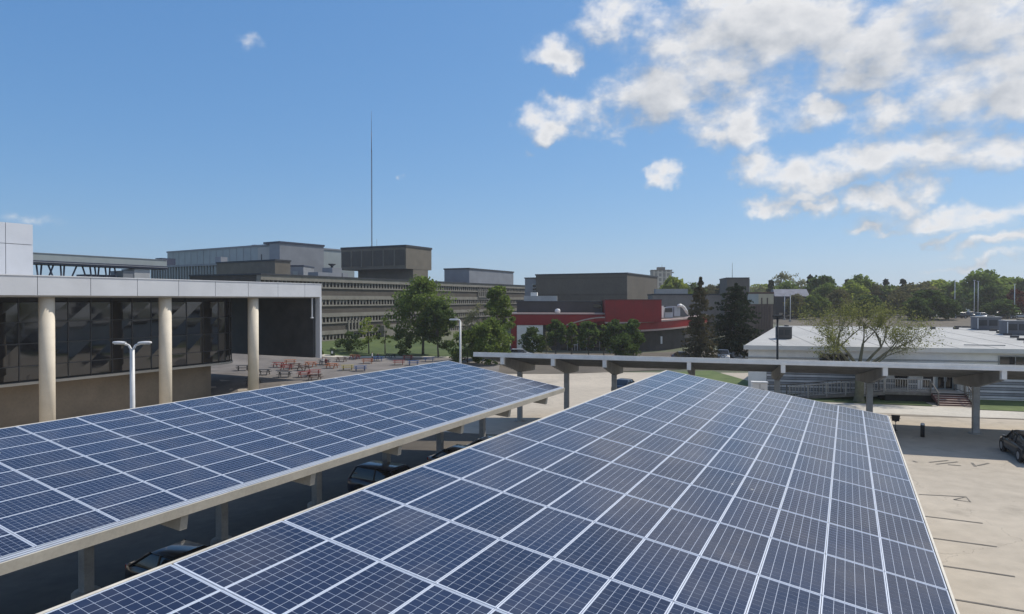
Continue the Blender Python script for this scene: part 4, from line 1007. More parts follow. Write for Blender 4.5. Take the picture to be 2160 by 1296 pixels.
def litter_bin():
    g = G(702, 752); root = thing('litter_bin', 'dark green litter bin with pale notice at the patio edge', 'litter bin', g)
    MB().lathe([(.42, 0), (.48, 1.3), (.5, 1.35)], 12).build('drum', mat("green_bin", (.02, .05, .025), .6), root, True)
    MB().lathe([(.52, 1.3), (.52, 1.42), (.3, 1.65), (.0, 1.7)], 12).build('lid', mat("yellow_green_lid", (.10, .14, .03), .6), root, True)
    MB().box(-.16, .16, -.52, -.47, .5, .95).build('notice', LAMPW, root)
litter_bin()

# ------------------------------------------------------------------ vehicles
def car_paint(name, c): return mat(name, c, .28, .06, 1.0, coat=.6, spec=.5)
def car(label, loc, yaw, paint, L=4.55, W=1.8, Ht=1.48, style='sedan', group=None, cat='car', name='parked_car'):
    """x forward; yaw = heading of +x"""
    root = thing(name, label, cat, loc, yaw, group)
    hw = W / 2; belt = Ht * (.62 if style != 'sedan' else .63)
    if style == 'sedan': prof = [(-.5,.52,.80),(-.485,.60,.92),(-.40,.64,.97),(-.25,.64,1.0),(.12,.62,1.0),(.30,.575,.99),(.44,.50,.93),(.49,.42,.84),(.5,.36,.74)]
    else: prof = [(-.5,.58,.84),(-.49,.62,.95),(-.42,.64,.99),(-.2,.635,1.0),(.15,.62,1.0),(.32,.60,.99),(.45,.53,.93),(.492,.44,.86),(.5,.38,.76)]
    vs, fs = [], []; zb = .24
    for (u, zt, wf) in prof:
        x = u * L; z = zt * Ht; w = hw * wf
        vs += [(x, -w*.86, zb), (x, -w, zb + .16), (x, -w*1.0, z * .72), (x, -w*.95, z - .05), (x, -w*.82, z), (x, w*.82, z), (x, w*.95, z - .05), (x, w, z * .72), (x, w, zb + .16), (x, w*.86, zb)]
    n = 10
    for j in range(len(prof) - 1):
        for i in range(n): fs.append((j*n+i, (j+1)*n+i, (j+1)*n+(i+1)%n, j*n+(i+1)%n))
    fs += [tuple(range(n)), tuple((len(prof)-1)*n + n - 1 - i for i in range(n))]
    body = MB().add(vs, fs).build('body', paint, root)
    for p_ in body.data.polygons: p_.use_smooth = len(p_.vertices) == 4
    if style == 'sedan': fb, rf, rr, rb = .20, .03, -.24, -.42
    elif style == 'suv': fb, rf, rr, rb = .22, .07, -.40, -.475
    else: fb, rf, rr, rb = .16, .06, -.12, -.16          # pickup cab
    zr = Ht - .05; bw, tw = hw * .93, hw * .74
    lo = [(rb*L, -bw, belt - .03), (fb*L, -bw, belt - .06), (fb*L, bw, belt - .06), (rb*L, bw, belt - .03)]
    hi = [(rr*L, -tw, zr), (rf*L, -tw, zr), (rf*L, tw, zr), (rr*L, tw, zr)]
    def soften(o, w):
        bv = o.modifiers.new('bevel', 'BEVEL'); bv.width = w; bv.segments = 3; bv.limit_method = 'ANGLE'
        for p_ in o.data.polygons: p_.use_smooth = True
        return o
    soften(MB().hexa(lo, hi).build('glasshouse', CARGLASS, root), .07)
    q = MB(); lift = .055
    q.hexa([(rr*L - .03, -tw - .02, zr - .01), (rf*L + .05, -tw - .02, zr - .01), (rf*L + .05, tw + .02, zr - .01), (rr*L - .03, tw + .02, zr - .01)],
           [(rr*L + .1, -tw*.86, zr + lift), (rf*L - .08, -tw*.86, zr + lift), (rf*L - .08, tw*.86, zr + lift), (rr*L + .1, tw*.86, zr + lift)])
    soften(q.build('roof', paint, root), .05)
    for s in (-1, 1):
        for (a, c) in ((lo[1 if s < 0 else 2], hi[1 if s < 0 else 2]), (lo[0 if s < 0 else 3], hi[0 if s < 0 else 3])):
            MB().tube(a, c, .045, .04, 6).build('pillar', paint, root)
        mx = (fb * .3 + rb * .7) * L * .5
        MB().tube((mx, s * bw, belt - .03), (mx, s * tw, zr), .04, .04, 6).build('pillar', BLACK, root)
        MB().box(fb*L - .35, fb*L - .15, s*(hw + .07) - .07, s*(hw + .07) + .07, belt + .02, belt + .15).build('mirror', paint, root)
        MB().hexa([(.455*L, s*hw*.55 - .16, .40*Ht), (.49*L, s*hw*.55 - .16, .40*Ht), (.49*L, s*hw*.55 + .16, .40*Ht), (.455*L, s*hw*.55 + .16, .40*Ht)], [(.44*L, s*hw*.6 - .16, .475*Ht), (.478*L, s*hw*.55 - .16, .47*Ht), (.478*L, s*hw*.55 + .16, .47*Ht), (.44*L, s*hw*.6 + .16, .475*Ht)]).build('headlight', HLIGHT, root)
        MB().box(-.503*L, -.47*L, s*hw*.66 - .17, s*hw*.66 + .17, .47*Ht, .575*Ht).build('tail_light', TLIGHT, root)
    for x in (-.31 * L, .315 * L):
        for s in (-1, 1):
            r = .335 if style == 'sedan' else .37
            t = MB().lathe([(r*.72, -.11), (r, -.09), (r, .09), (r*.72, .11)], 20, (0, 0, 0), 'y').mesh('tyre', TYRE, True)
            w = obj('wheel', t, root, (x, s * (hw - .09), r))
            MB().lathe([(.03, -.118), (r*.6, -.112), (r*.70, -.09), (r*.70, .09), (r*.6, .112), (.03, .118)], 14, (0,0,0), 'y').build('rim', RIM, w)
            MB().lathe([(r*1.14, -.02), (r*1.14, .02)], 18, (x, s*(hw - .01), r + .02), 'y').build('wheel_arch', BLACK, root)
    MB().box(-.506*L, -.49*L, -.26, .26, .36*Ht, .44*Ht).build('number_plate', LAMPW, root)
    MB().box(.488*L, .503*L, -.45, .45, .24*Ht, .34*Ht).build('grille', BLACK, root)
    if style == 'pickup': MB().box(-.48*L, -.17*L, -hw*.9, hw*.9, belt - .02, belt + .06).build('bed_rim', BLACK, root)
    return root
BLK = car_paint("black_car_paint", (.012, .012, .014)); DGR = car_paint("graphite_car_paint", (.035, .038, .045)); SILV = car_paint("silver_car_paint", (.42, .44, .46))
WHT = car_paint("white_car_paint", (.70, .71, .72)); NVY = car_paint("navy_car_paint", (.018, .026, .05)); REDC = car_paint("red_car_paint", (.22, .02, .02)); TAN = car_paint("beige_car_paint", (.30, .27, .22))
fc_yaw = math.atan2(FN.y, FN.x)
def onground(x, y): return (x, y, gh(x, y) + .035)
car('black car parked under the long pale canopy with red tail light', onground(30.35, 39.1), fc_yaw - .06, BLK, 4.6, 1.85, 1.56, 'suv', 'parked cars')
YR = math.atan2(-SA, CA)     # heading along +R
for (a, r, pt, st, lb) in ((15.2, -19.9, BLK, 'sedan', 'black car in deep shade below the gutter fascia, foremost of its row'), (27.0, -20.2, NVY, 'suv', 'navy car in the shade under the nine-panel canopy, between two grey posts'),
                           (32.9, -19.4, DGR, 'sedan', 'graphite car in the shade under the nine-panel canopy, beside a silver-topped one'), (36.0, -19.0, SILV, 'sedan', 'silver-grey car at the open end of the nine-panel canopy')):
    car(lb, onground(*XY(a, r)), YR, pt, 4.5, 1.8, 1.45 if st == 'sedan' else 1.65, st, 'parked cars')
p_ = at(1100, 740, 124); car('silver-white hatchback on the street before the red building', onground(p_.x, p_.y), R_(-6), SILV, 4.5, 1.8, 1.55, 'suv', 'parked cars')
p_ = at(1526, 745, 108); car('white pickup truck parked beside the dark conifer', onground(p_.x, p_.y), R_(-105), WHT, 5.2, 1.9, 1.8, 'pickup', 'parked cars', 'pickup truck', 'pickup_truck')
p_ = at(1549, 745, 112); car('white van parked next to the pickup truck', onground(p_.x, p_.y), R_(-95), WHT, 4.9, 1.9, 1.95, 'suv', 'parked cars', 'van', 'parked_van')
p_ = at(1320, 800, 72); car('dark blue car behind the long pale canopy near the bright pavement', onground(p_.x, p_.y), R_(60), NVY, 4.5, 1.8, 1.5, 'sedan', 'parked cars')
p_ = at(1445, 745, 112); car('dark graphite car on the street before the charcoal wall', onground(p_.x, p_.y), R_(-10), DGR, 4.6, 1.8, 1.45, 'sedan', 'parked cars')
lot = [(1962, 196, WHT, 'sedan'), (1985, 204, DGR, 'sedan'), (2022, 190, BLK, 'suv'), (2048, 200, DGR, 'suv'), (2072, 186, SILV, 'suv'), (2090, 196, BLK, 'suv'), (2108, 206, REDC, 'sedan'), (2118, 188, DGR, 'sedan'), (2136, 198, WHT, 'sedan'), (2152, 190, SILV, 'sedan'), (2150, 212, WHT, 'suv'), (2128, 216, BLK, 'sedan'), (2180, 196, NVY, 'suv'), (2200, 205, SILV, 'sedan'), (2066, 214, TAN, 'sedan')]
cn = {id(WHT): 'white', id(DGR): 'graphite', id(BLK): 'black', id(SILV): 'silver', id(REDC): 'red', id(TAN): 'beige', id(NVY): 'navy'}
for (px, d, pt, st) in lot:
    p_ = at(px, 660, d)
    car('%s %s in the dark lot beyond the low pale building' % (cn[id(pt)], 'SUV' if st == 'suv' else 'sedan'), onground(p_.x, p_.y), R_(random.choice([-8, 172, -100, 80]) + random.uniform(-6, 6)), pt, 4.5, 1.8, 1.5 if st == 'sedan' else 1.75, st, 'cars in the rear lot')

# ------------------------------------------------------------------ picnic tables, people, bicycle
def picnic_table(label, loc, yaw, m):
    root = thing('picnic_table', label, 'picnic table', loc, yaw, 'picnic tables on the patio')
    for k in range(5): MB().box(-.95, .95, -.38 + k*.155, -.38 + k*.155 + .143, .72, .76).build('top_plank', m, root)
    for s in (-1, 1):
        for k in range(2): 
            y = s * .68 + (k - .5) * .15; MB().box(-.95, .95, y - .068, y + .068, .42, .46).build('seat_plank', m, root)
        for x in (-.62, .62): MB().hexa([(x - .045, s*.72 - .05, 0), (x + .045, s*.72 - .05, 0), (x + .045, s*.72 + .05, 0), (x - .045, s*.72 + .05, 0)], [(x - .045, s*.22 - .05, .72), (x + .045, s*.22 - .05, .72), (x + .045, s*.22 + .05, .72), (x - .045, s*.22 + .05, .72)]).build('leg', m, root)
    for x in (-.62, .62):
        MB().box(x + .046, x + .09, -.8, .8, .36, .42).build('seat_bearer', m, root)
        MB().box(x + .046, x + .09, -.38, .38, .66, .72).build('top_bearer', m, root)
    return root
def tm(n, c): return mat(n, c, .6, .15, 3, fine=.2)
TR, TBl, TY, TK, TB = tm("red_table_paint", (.22, .03, .022)), tm("blue_table_paint", (.03, .08, .22)), tm("yellow_table_paint", (.36, .30, .07)), tm("black_table_paint", (.03, .03, .032)), tm("brown_table_paint", (.09, .05, .035))
TO = tm('orange_table_paint', (.36, .11, .03))
names = {id(TO): 'orange', id(TR): 'red', id(TBl): 'blue', id(TY): 'yellow', id(TK): 'black', id(TB): 'dark brown'}
for i, (px, py, m) in enumerate([(588,776,TR),(604,782,TR),(622,778,TB),(640,783,TB),(642,797,TR),(662,793,TR),(664,803,TB),(748,759,TR),(733,782,TY),(760,784,TBl),(797,763,TBl),(823,756,TK),(841,771,TR),(905,764,TBl),(512,783,TK),(556,792,TK),(600,797,TK),(535,812,TK),(684,770,TK),(612,770,TO),(655,775,TO),(700,778,TO),(720,764,TB),(775,768,TO),(860,760,TR),(872,772,TBl)]):
    g = G(px, py); picnic_table('%s picnic table on the grey patio' % names[id(m)], (g.x, g.y, g.z + .08), R_(random.uniform(-25, 35)), m)

def person(label, loc, yaw, shirt, pants, hair, pose='stand'):
    J = {}; r = {}
    def j(n, x, y, z, rad): J[n] = (x, y, z); r[n] = rad
    if pose == 'stand':
        j('pelvis', 0, 0, .95, .14); j('waist', 0, 0, 1.10, .13); j('chest', 0, .0, 1.32, .155); j('neck', 0, 0, 1.48, .06); j('head', 0, .02, 1.58, .085); j('crown', 0, .01, 1.70, .085)
        for s, k in ((-1, 'l'), (1, 'r')):
            j(k+'hip', s*.10, 0, .90, .10); j(k+'knee', s*.12, .03*s, .50, .065); j(k+'ank', s*.12, .05*s - .03, .09, .045); j(k+'toe', s*.14, .05*s + .14, .04, .04)
            j(k+'sh', s*.19, 0, 1.41, .065); j(k+'el', s*.27, -.02, 1.13, .045); j(k+'wr', s*.25, .10, .90, .033); j(k+'palm', s*.245, .13, .83, .035)
    else:
        j('pelvis', 0, 0, .55, .15); j('waist', 0, .03, .70, .135); j('chest', 0, .06, .92, .155); j('neck', 0, .09, 1.08, .06); j('head', 0, .12, 1.18, .085); j('crown', 0, .11, 1.30, .085)
        for s, k in ((-1, 'l'), (1, 'r')):
            j(k+'hip', s*.11, .04, .54, .10); j(k+'knee', s*.13, .46, .52, .07); j(k+'ank', s*.13, .44, .09, .045); j(k+'toe', s*.14, .60, .04, .04)
            j(k+'sh', s*.19, .06, 1.01, .065); j(k+'el', s*.25, .22, .80, .045); j(k+'wr', s*.16, .42, .82, .033); j(k+'palm', s*.14, .49, .82, .035)
    E = [('pelvis','waist'),('waist','chest'),('chest','neck'),('neck','head'),('head','crown')]
    for k in 'lr':
        E += [('pelvis',k+'hip'),(k+'hip',k+'knee'),(k+'knee',k+'ank'),(k+'ank',k+'toe'),('chest',k+'sh'),(k+'sh',k+'el'),(k+'el',k+'wr'),(k+'wr',k+'palm')]
        p_ = J[k+'palm']; s = -1 if k == 'l' else 1; fw = (0, .3, -1) if pose == 'stand' else (0, 1, -.15)
        for f in range(5):
            off = (f - 1.5) * .017; ln = (.07, .08, .075, .06, .05)[f]
            tip = (p_[0] + (off if f < 4 else -s*.05), p_[1] + fw[1]*ln + (.02 if f == 4 else 0), p_[2] + fw[2]*ln); mid = tuple((a + b) / 2 for a, b in zip(p_, tip)); mid = (mid[0] + (off*.6 if f < 4 else -s*.02), mid[1], mid[2])
            j(k+'m%d' % f, *mid, .009); j(k+'t%d' % f, *tip, .008); E += [(k+'palm', k+'m%d' % f), (k+'m%d' % f, k+'t%d' % f)]
    ks = list(J); me = bpy.data.meshes.new('person'); me.from_pydata([J[k] for k in ks], [(ks.index(a), ks.index(b)) for a, b in E], [])
    m = bpy.data.materials.new('clothed_skin'); m.use_nodes = True; nt = m.node_tree; b = nt.nodes['Principled BSDF']; b.inputs['Roughness'].default_value = .8
    tc = nt.nodes.new('ShaderNodeTexCoord'); sp = nt.nodes.new('ShaderNodeSeparateXYZ'); mr = nt.nodes.new('ShaderNodeMath'); mr.operation = 'DIVIDE'; mr.inputs[1].default_value = 1.8
    rp = nt.nodes.new('ShaderNodeValToRGB'); rp.color_ramp.interpolation = 'CONSTANT'
    lv = [(0, (.02,.02,.02)), (.05, pants), (.55, shirt), (.815, (.45,.27,.19)), (.91, hair)] if pose == 'stand' else [(0, (.02,.02,.02)), (.05, pants), (.34, shirt), (.59, (.45,.27,.19)), (.69, hair)]
    while len(rp.color_ramp.elements) < len(lv): rp.color_ramp.elements.new(.5)
    for e, (p_, c) in zip(rp.color_ramp.elements, lv): e.position = p_; e.color = (*c, 1)
    nt.links.new(tc.outputs['Object'], sp.inputs[0]); nt.links.new(sp.outputs['Z'], mr.inputs[0]); nt.links.new(mr.outputs[0], rp.inputs[0]); nt.links.new(rp.outputs[0], b.inputs['Base Color'])
    me.materials.append(m)
    o = obj('person', me, None, loc, (0, 0, yaw)); tag(o, label, 'person', 'people on the patio')
    sk = o.modifiers.new('skin', 'SKIN'); sk.use_smooth_shade = True
    for i, k in enumerate(ks):
        v = me.skin_vertices[0].data[i]; v.radius = (r[k], r[k]); v.use_root = (k == 'pelvis')
    ss = o.modifiers.new('sub', 'SUBSURF'); ss.levels = 1; ss.render_levels = 1
    return o
g = G(785, 765); person('person in white top and dark trousers standing beside a blue picnic table', (g.x, g.y, g.z + .08), R_(-80), (.65, .65, .66), (.03, .03, .035), (.02, .015, .012))
g = G(797, 762); person('person in dark clothing sitting at a blue picnic table', (g.x - .1, g.y + .62, g.z + .05), R_(180), (.02, .025, .05), (.03, .03, .04), (.02, .015, .012), 'sit')
g = G(676, 772); person('person in white shirt sitting at a black picnic table', (g.x + .2, g.y + .75, g.z + .05), R_(175), (.6, .58, .56), (.05, .05, .07), (.03, .02, .015), 'sit')
g = G(690, 772); person('person in dark red top sitting at a black picnic table', (g.x, g.y - .7, g.z + .05), R_(0), (.16, .03, .03), (.03, .03, .04), (.02, .015, .01), 'sit')

def bicycle():
    g = G(1889, 916); root = thing('bicycle', 'black bicycle with a dark bag standing by the canopy corner', 'bicycle', (g.x, g.y, g.z + .03), R_(60))
    def ring(x):
        q = MB(); n = 20; r = .33
        q.path([(x + r*math.cos(2*math.pi*k/n), 0, .35 + r*math.sin(2*math.pi*k/n)) for k in range(n + 1)], .02, 5)
        w = q.build('wheel', TYRE, root)
        s = MB()
        for k in range(8): s.tube((x, 0, .35), (x + .32*math.cos(k*math.pi/4), 0, .35 + .32*math.sin(k*math.pi/4)), .004, .004, 3)
        s.build('spokes', RIM, w)
    ring(-.52); ring(.52)
    q = MB(); q.path([(-.52,0,.35),(-.12,0,.33),(-.2,0,.78),(-.52,0,.35)], .018, 6); q.path([(-.12,0,.33),(.36,0,.78),(-.19,0,.74)], .02, 6); q.path([(.36,0,.80),(.40,0,.68),(.52,0,.35)], .018, 6); q.build('frame', BLACK, root)
    MB().hexa([(-.34,-.07,.86),(-.06,-.03,.86),(-.06,.03,.86),(-.34,.07,.86)], [(-.33,-.06,.91),(-.08,-.02,.9),(-.08,.02,.9),(-.33,.06,.91)]).build('saddle', BLACK, root)
    MB().tube((-.2, 0, .76), (-.21, 0, .87), .015).build('seat_post', RIM, root)
    q = MB(); q.path([(.36,0,.78),(.34,0,1.0),(.34,-.28,1.02),(.26,-.3,1.02)], .015, 6); q.path([(.34,0,1.0),(.34,.28,1.02),(.26,.3,1.02)], .015, 6); q.build('handlebar', BLACK, root)
    MB().hexa([(.30,-.22,.82),(.66,-.22,.82),(.66,.22,.82),(.30,.22,.82)], [(.27,-.27,1.22),(.70,-.27,1.2),(.70,.27,1.2),(.27,.27,1.22)]).build('front_bag', BLACK, root)
    MB().box(-.13, .02, -.12, .12, .24, .27).build('pedals', BLACK, root)
bicycle()

# ------------------------------------------------------------------ vegetation
def quad_mesh(name, C, size, m, aspect=1.0, up=None, rng=None):
    """random leaf quads at centres C (n,3)"""
    n = len(C); rng = rng or np.random
    d = rng.normal(size=(n, 3)); d /= np.linalg.norm(d, axis=1)[:, None] + 1e-9
    if up is not None: d = d * (1 - abs(up[2]) * .0) + np.array(up); d /= np.linalg.norm(d, axis=1)[:, None] + 1e-9
    e = rng.normal(size=(n, 3)); e -= d * np.sum(d * e, axis=1)[:, None]; e /= np.linalg.norm(e, axis=1)[:, None] + 1e-9
    s = (size * rng.uniform(.6, 1.4, size=n))[:, None]
    u, v = d * s * aspect, e * s
    V = np.stack([C - u - v * .55, C + u * .2 - v, C + u + v * .4, C - u * .1 + v], axis=1).reshape(-1, 3)
    me = bpy.data.meshes.new(name); me.vertices.add(4 * n); me.loops.add(4 * n); me.polygons.add(n)
    me.vertices.foreach_set('co', V.astype(np.float32).ravel()); me.loops.foreach_set('vertex_index', np.arange(4 * n, dtype=np.int32))
    me.polygons.foreach_set('loop_start', np.arange(0, 4 * n, 4, dtype=np.int32)); me.polygons.foreach_set('loop_total', np.full(n, 4, dtype=np.int32))
    me.materials.append(m); me.update(calc_edges=True); return me
def crown_points(rng, Ht, zb, W, clumps, per, cr, shape='round'):
    out, cents = [], []
    for k in range(clumps):
        u = rng.uniform(0, 1) ** .85; z = zb + (Ht - zb) * u
        if shape == 'round': rad = W / 2 * math.sqrt(max(.04, 1 - (2 * u - .9) ** 2 * .95))
        elif shape == 'poplar': rad = W / 2 * (max(.12, math.sin(math.pi * min(1, u * .85 + .12))) ** .7)
        else: rad = W / 2 * (1 - u * .75)
        a = rng.uniform(0, 2 * math.pi); q = math.sqrt(rng.uniform(.12, 1)) * rad
        c = np.array([q * math.cos(a), q * math.sin(a), z]); cents.append(c)
        r = cr * rng.uniform(.6, 1.35); n = int(per * rng.uniform(.6, 1.3))
        p_ = rng.normal(size=(n, 3)); p_ /= np.linalg.norm(p_, axis=1)[:, None]; p_ *= (rng.uniform(.25, 1, size=n) ** .6)[:, None] * r
        p_[:, 2] *= .72; out.append(c + p_)
    return np.concatenate(out), cents
def tree(label, x, y, Ht, W, zb, lm, seed, clumps=46, per=90, leaf=.2, cr=None, shape='round', group=None, name='tree', limbs=True, trunk_r=None, bark=None, cat='tree'):
    rng = np.random.RandomState(seed); z0 = gh(x, y)
    root = thing(name, label, cat, (x, y, z0), 0, group)
    P, cents = crown_points(rng, Ht, zb, W, clumps, per, cr or W * .17, shape)
    obj('crown', quad_mesh('crown', P, leaf, lm, 1.0, None, rng), root)
    tr = trunk_r or Ht * .02
    q = MB(); zt = zb + (Ht - zb) * .6; bend = rng.uniform(-.03, .03, 2) * Ht
    q.tube((0, 0, -.2), (bend[0] * .5, bend[1] * .5, zb), tr, tr * .75, 9); q.tube((bend[0] * .5, bend[1] * .5, zb - .02), (bend[0], bend[1], zt), tr * .75, tr * .25, 8)
    if limbs:
        for c in cents[::3]:
            zz = zb * .8 + rng.uniform(0, .5) * (zt - zb); zz = min(zz, c[2]); f = zz / zt
            q.tube((bend[0] * f, bend[1] * f, zz), tuple(c), tr * .35, tr * .08, 5)
    q.build('trunk', bark or BARK, root, True); return root
LG = leaf_mat("mid_green_leaf", (.085, .13, .028), (.20, .26, .07), .55)
LD = leaf_mat("dark_green_leaf", (.048, .08, .022), (.125, .18, .055), .5)
LY = leaf_mat("yellow_green_leaf", (.15, .20, .03), (.31, .36, .07), .5)
LP = leaf_mat("pale_spring_leaf", (.16, .165, .085), (.31, .31, .18), .45)
LB = leaf_mat("olive_brown_leaf", (.09, .088, .038), (.19, .18, .085), .45)
LR = leaf_mat("red_maple_leaf", (.06, .016, .014), (.14, .04, .035))
LN = leaf_mat("conifer_needle", (.014, .022, .014), (.05, .066, .034), .25)
LNB = leaf_mat("brownish_conifer_needle", (.06, .06, .03), (.16, .135, .08), .3)
LO = leaf_mat("sparse_olive_leaf", (.15, .165, .055), (.29, .30, .11), .5)
def tpx(label, px, ytop, wpx, d, lm, seed, zbf=.25, **kw):
    p_ = at(px, 640, d); z0 = gh(p_.x, p_.y); Ht = H - (ytop - HY) * d / F - z0; W = wpx * d / F
    return tree(label, p_.x, p_.y, Ht, W, Ht * zbf, lm, seed, **kw)
tpx('broad fresh-green tree before the long brown building', 892, 594, 118, 130, LG, 11, .22, clumps=80, per=110, leaf=.20)
tpx('green tree leaning on the broad tree, reaching lower to the lawn', 925, 640, 80, 124, LD, 12, .15, clumps=50, per=100, leaf=.20)
tpx('upright poplar-like tree with fresh leaves behind the single-arm lamp', 1050, 606, 66, 121, LG, 13, .12, clumps=60, per=100, leaf=.19, shape='poplar')
tpx('pale half-leafed tree left of the poplar', 1010, 640, 66, 118, LP, 14, .2, clumps=44, per=45, leaf=.14)
tpx('bushy light green tree at the foot of the poplar', 1035, 678, 80, 110, LG, 15, .06, clumps=44, per=90, leaf=.17, name='shrub', cat='shrub')
tpx('low green shrub bank beside the single-arm lamp', 985, 700, 74, 112, LG, 16, .05, clumps=40, per=90, leaf=.17, name='shrub', cat='shrub')
tpx('thin young tree with pale leaves by the tall window bay', 778, 668, 40, 131, LY, 17, .3, clumps=24, per=40, leaf=.13)
tpx('slim young tree near the ground-floor wall', 812, 672, 34, 132, LG, 18, .3, clumps=20, per=40, leaf=.13)
tpx('dark low bush before the ground-floor windows', 738, 704, 56, 131, LD, 19, .1, clumps=26, per=70, leaf=.14, name='shrub', cat='shrub')
tpx('green bush at the right foot of the broad tree', 846, 700, 50, 127, LG, 20, .1, clumps=26, per=70, leaf=.15, name='shrub', cat='shrub')
tpx('small green bush by the white edge post', 672, 735, 26, 124, LG, 21, .1, clumps=12, per=60, leaf=.13, name='shrub', cat='shrub')
for i, (px, yt, w, d, lm, lb) in enumerate(((1172, 678, 42, 126, LD, 'round dark green tree right of the white wall of the red building'), (1206, 680, 24, 128, LG, 'thin light green tree under the arched red canopy'), (1241, 679, 42, 125, LD, 'round green tree by the glazed entrance door'), (1298, 677, 42, 121, LD, 'taller green tree in front of the red box'), (1337, 677, 42, 122, LD, 'dense green tree at the right end of the red box'), (1274, 688, 26, 127, LG, 'light green tree between two darker trees by the red box'))):
    tpx(lb, px, yt, w, d, lm, 30 + i, .26, clumps=38, per=80, leaf=.16, group='trees before the red building')
tpx('dark rounded bush beside the white wall behind the hatchback', 1124, 697, 56, 128, LD, 40, .05, clumps=34, per=90, leaf=.15, name='shrub', cat='shrub')
tpx('dark low bush at the foot of the taller tree', 1312, 708, 66, 118, LD, 41, .05, clumps=34, per=90, leaf=.15, name='shrub', cat='shrub')
tpx('leafless-looking grey bush behind the young trees', 1152, 702, 34, 130, LP, 42, .2, clumps=16, per=30, leaf=.10, name='shrub', cat='shrub')

def conifer(label, px, ytop, wpx, d, lm, seed, whorls=30, per=15, leaf=.16, gap=.0, top_thin=1.0):
    rng = np.random.RandomState(seed); p_ = at(px, 640, d); z0 = gh(p_.x, p_.y); Ht = H - (ytop - HY) * d / F - z0; W = wpx * d / F
    root = thing('conifer', label, 'conifer', (p_.x, p_.y, z0), 0, 'conifers by the pickup truck')
    MB().tube((0, 0, -.2), (0, 0, Ht * .98), Ht * .018, .02, 8).build('trunk', BARK, root, True)
    C, q = [], MB()
    for k in range(whorls):
        u = k / (whorls - 1); z = Ht * (.06 + .92 * u); rad = W / 2 * (1 - u) ** (.8 * top_thin) * rng.uniform(.75, 1.1) + .15
        nb = int(9 - 4 * u)
        for j in range(nb):
            if rng.rand() < gap: continue
            a = rng.uniform(0, 2 * math.pi); ln = rad * rng.uniform(.7, 1.12); dr = -.18 * ln + .10 * ln * u
            tip = np.array([ln * math.cos(a), ln * math.sin(a), z + dr]); q.tube((0, 0, z), tuple(tip), .035, .01, 4, cap=False)
            n = int(per * (.5 + ln / (W / 2)))
            t = rng.uniform(.15, 1.05, n)[:, None]; pts = np.array([0, 0, z]) * (1 - t) + tip * t
            side = np.array([-math.sin(a), math.cos(a), 0]); pts = pts + side * (rng.normal(size=(n, 1)) * ln * .16 * (1.15 - t)) + np.array([0, 0, 1]) * (rng.normal(size=(n, 1)) * .10 - .08)
            C.append(pts)
    q.build('branches', BARK, root); P = np.concatenate(C)
    obj('crown', quad_mesh('crown', P, leaf, lm, 1.5, None, rng), root); return root
conifer('tall conifer with brownish open branches left of the pickup truck', 1477, 583, 100, 106, LNB, 51, 34, 16, .16, .12)
conifer('very dark dense conifer behind the pickup truck', 1552, 597, 128, 112, LN, 52, 34, 24, .17, .05, .45)

def bare_tree():
    rng = random.Random(5); d = 60.5; p_ = at(1813, 640, d); z0 = gh(p_.x, p_.y)
    root = thing('old_tree', 'spreading old tree with bare forked limbs and thin olive foliage', 'tree', (p_.x, p_.y, z0)); root.scale = (1.16, 1.16, 1.0)
    tr, br, tips = MB(), MB(), []
    def grow(p, dr, ln, r, lvl):
        segs = 3; q = p; dd = dr.copy()
        for s in range(segs):
            dd = (dd + Vector((rng.uniform(-1,1), rng.uniform(-1,1), rng.uniform(-.5,.9))) * (.20 if lvl < 2 else .30)).normalized()
            if lvl >= 2 and dd.z < -.1: dd.z += .15
            q2 = q + dd * (ln / segs); r2 = r * (1 - .16)
            (tr if lvl < 1 else br).tube(q, q2, r, r2, 8 if lvl < 2 else (6 if lvl < 4 else 4), cap=False)
            q, r = q2, r2
            if lvl >= 2 and s < segs - 1 and rng.random() < .75:
                sd_ = (dd + Vector((rng.uniform(-1,1), rng.uniform(-1,1), rng.uniform(-.3,.8)))).normalized(); 
                if lvl < 5: grow(q, sd_, ln * .6, r * .55, lvl + 1)
            if lvl >= 4: tips.append(tuple(q))
        if lvl >= 5: return
        for k in range(2 if rng.random() < .62 else 3):
            sd_ = (dd + Vector((rng.uniform(-1,1), rng.uniform(-1,1), rng.uniform(-.35,.75))) * .75).normalized()
            grow(q, sd_, ln * rng.uniform(.62, .82), r * .66, lvl + 1)
    base = Vector((0, 0, -.2)); fork = Vector((.05, 0, 3.0)); tr.tube(base, fork, .36, .30, 12, cap=False); tr.tube((0,0,-.25), (0,0,.5), .50, .36, 12, cap=False)
    for (x, y, z, ln, r) in ((-.95, .1, .75, 2.5, .17), (-.5, -.2, 1.25, 2.6, .16), (.02, .25, 1.3, 2.5, .16), (.5, -.1, 1.15, 2.6, .15), (1.05, .2, .72, 2.8, .17), (-1.2, -.5, .42, 2.2, .11), (1.2, -.4, .45, 2.3, .11)):
        grow(fork + Vector((x * .1, y * .1, -.1)), Vector((x, y, z)).normalized(), ln, r, 1)
    tr.build('trunk', BARKG, root, True); br.build('branches', BARKG, root)
    T = np.array(tips); r2 = np.random.RandomState(3)
    keep = T[r2.randint(0, len(T), 11000)] + r2.normal(size=(11000, 3)) * .20
    obj('crown', quad_mesh('crown', keep, .043, LO, 1.2, None, r2), root)
bare_tree()

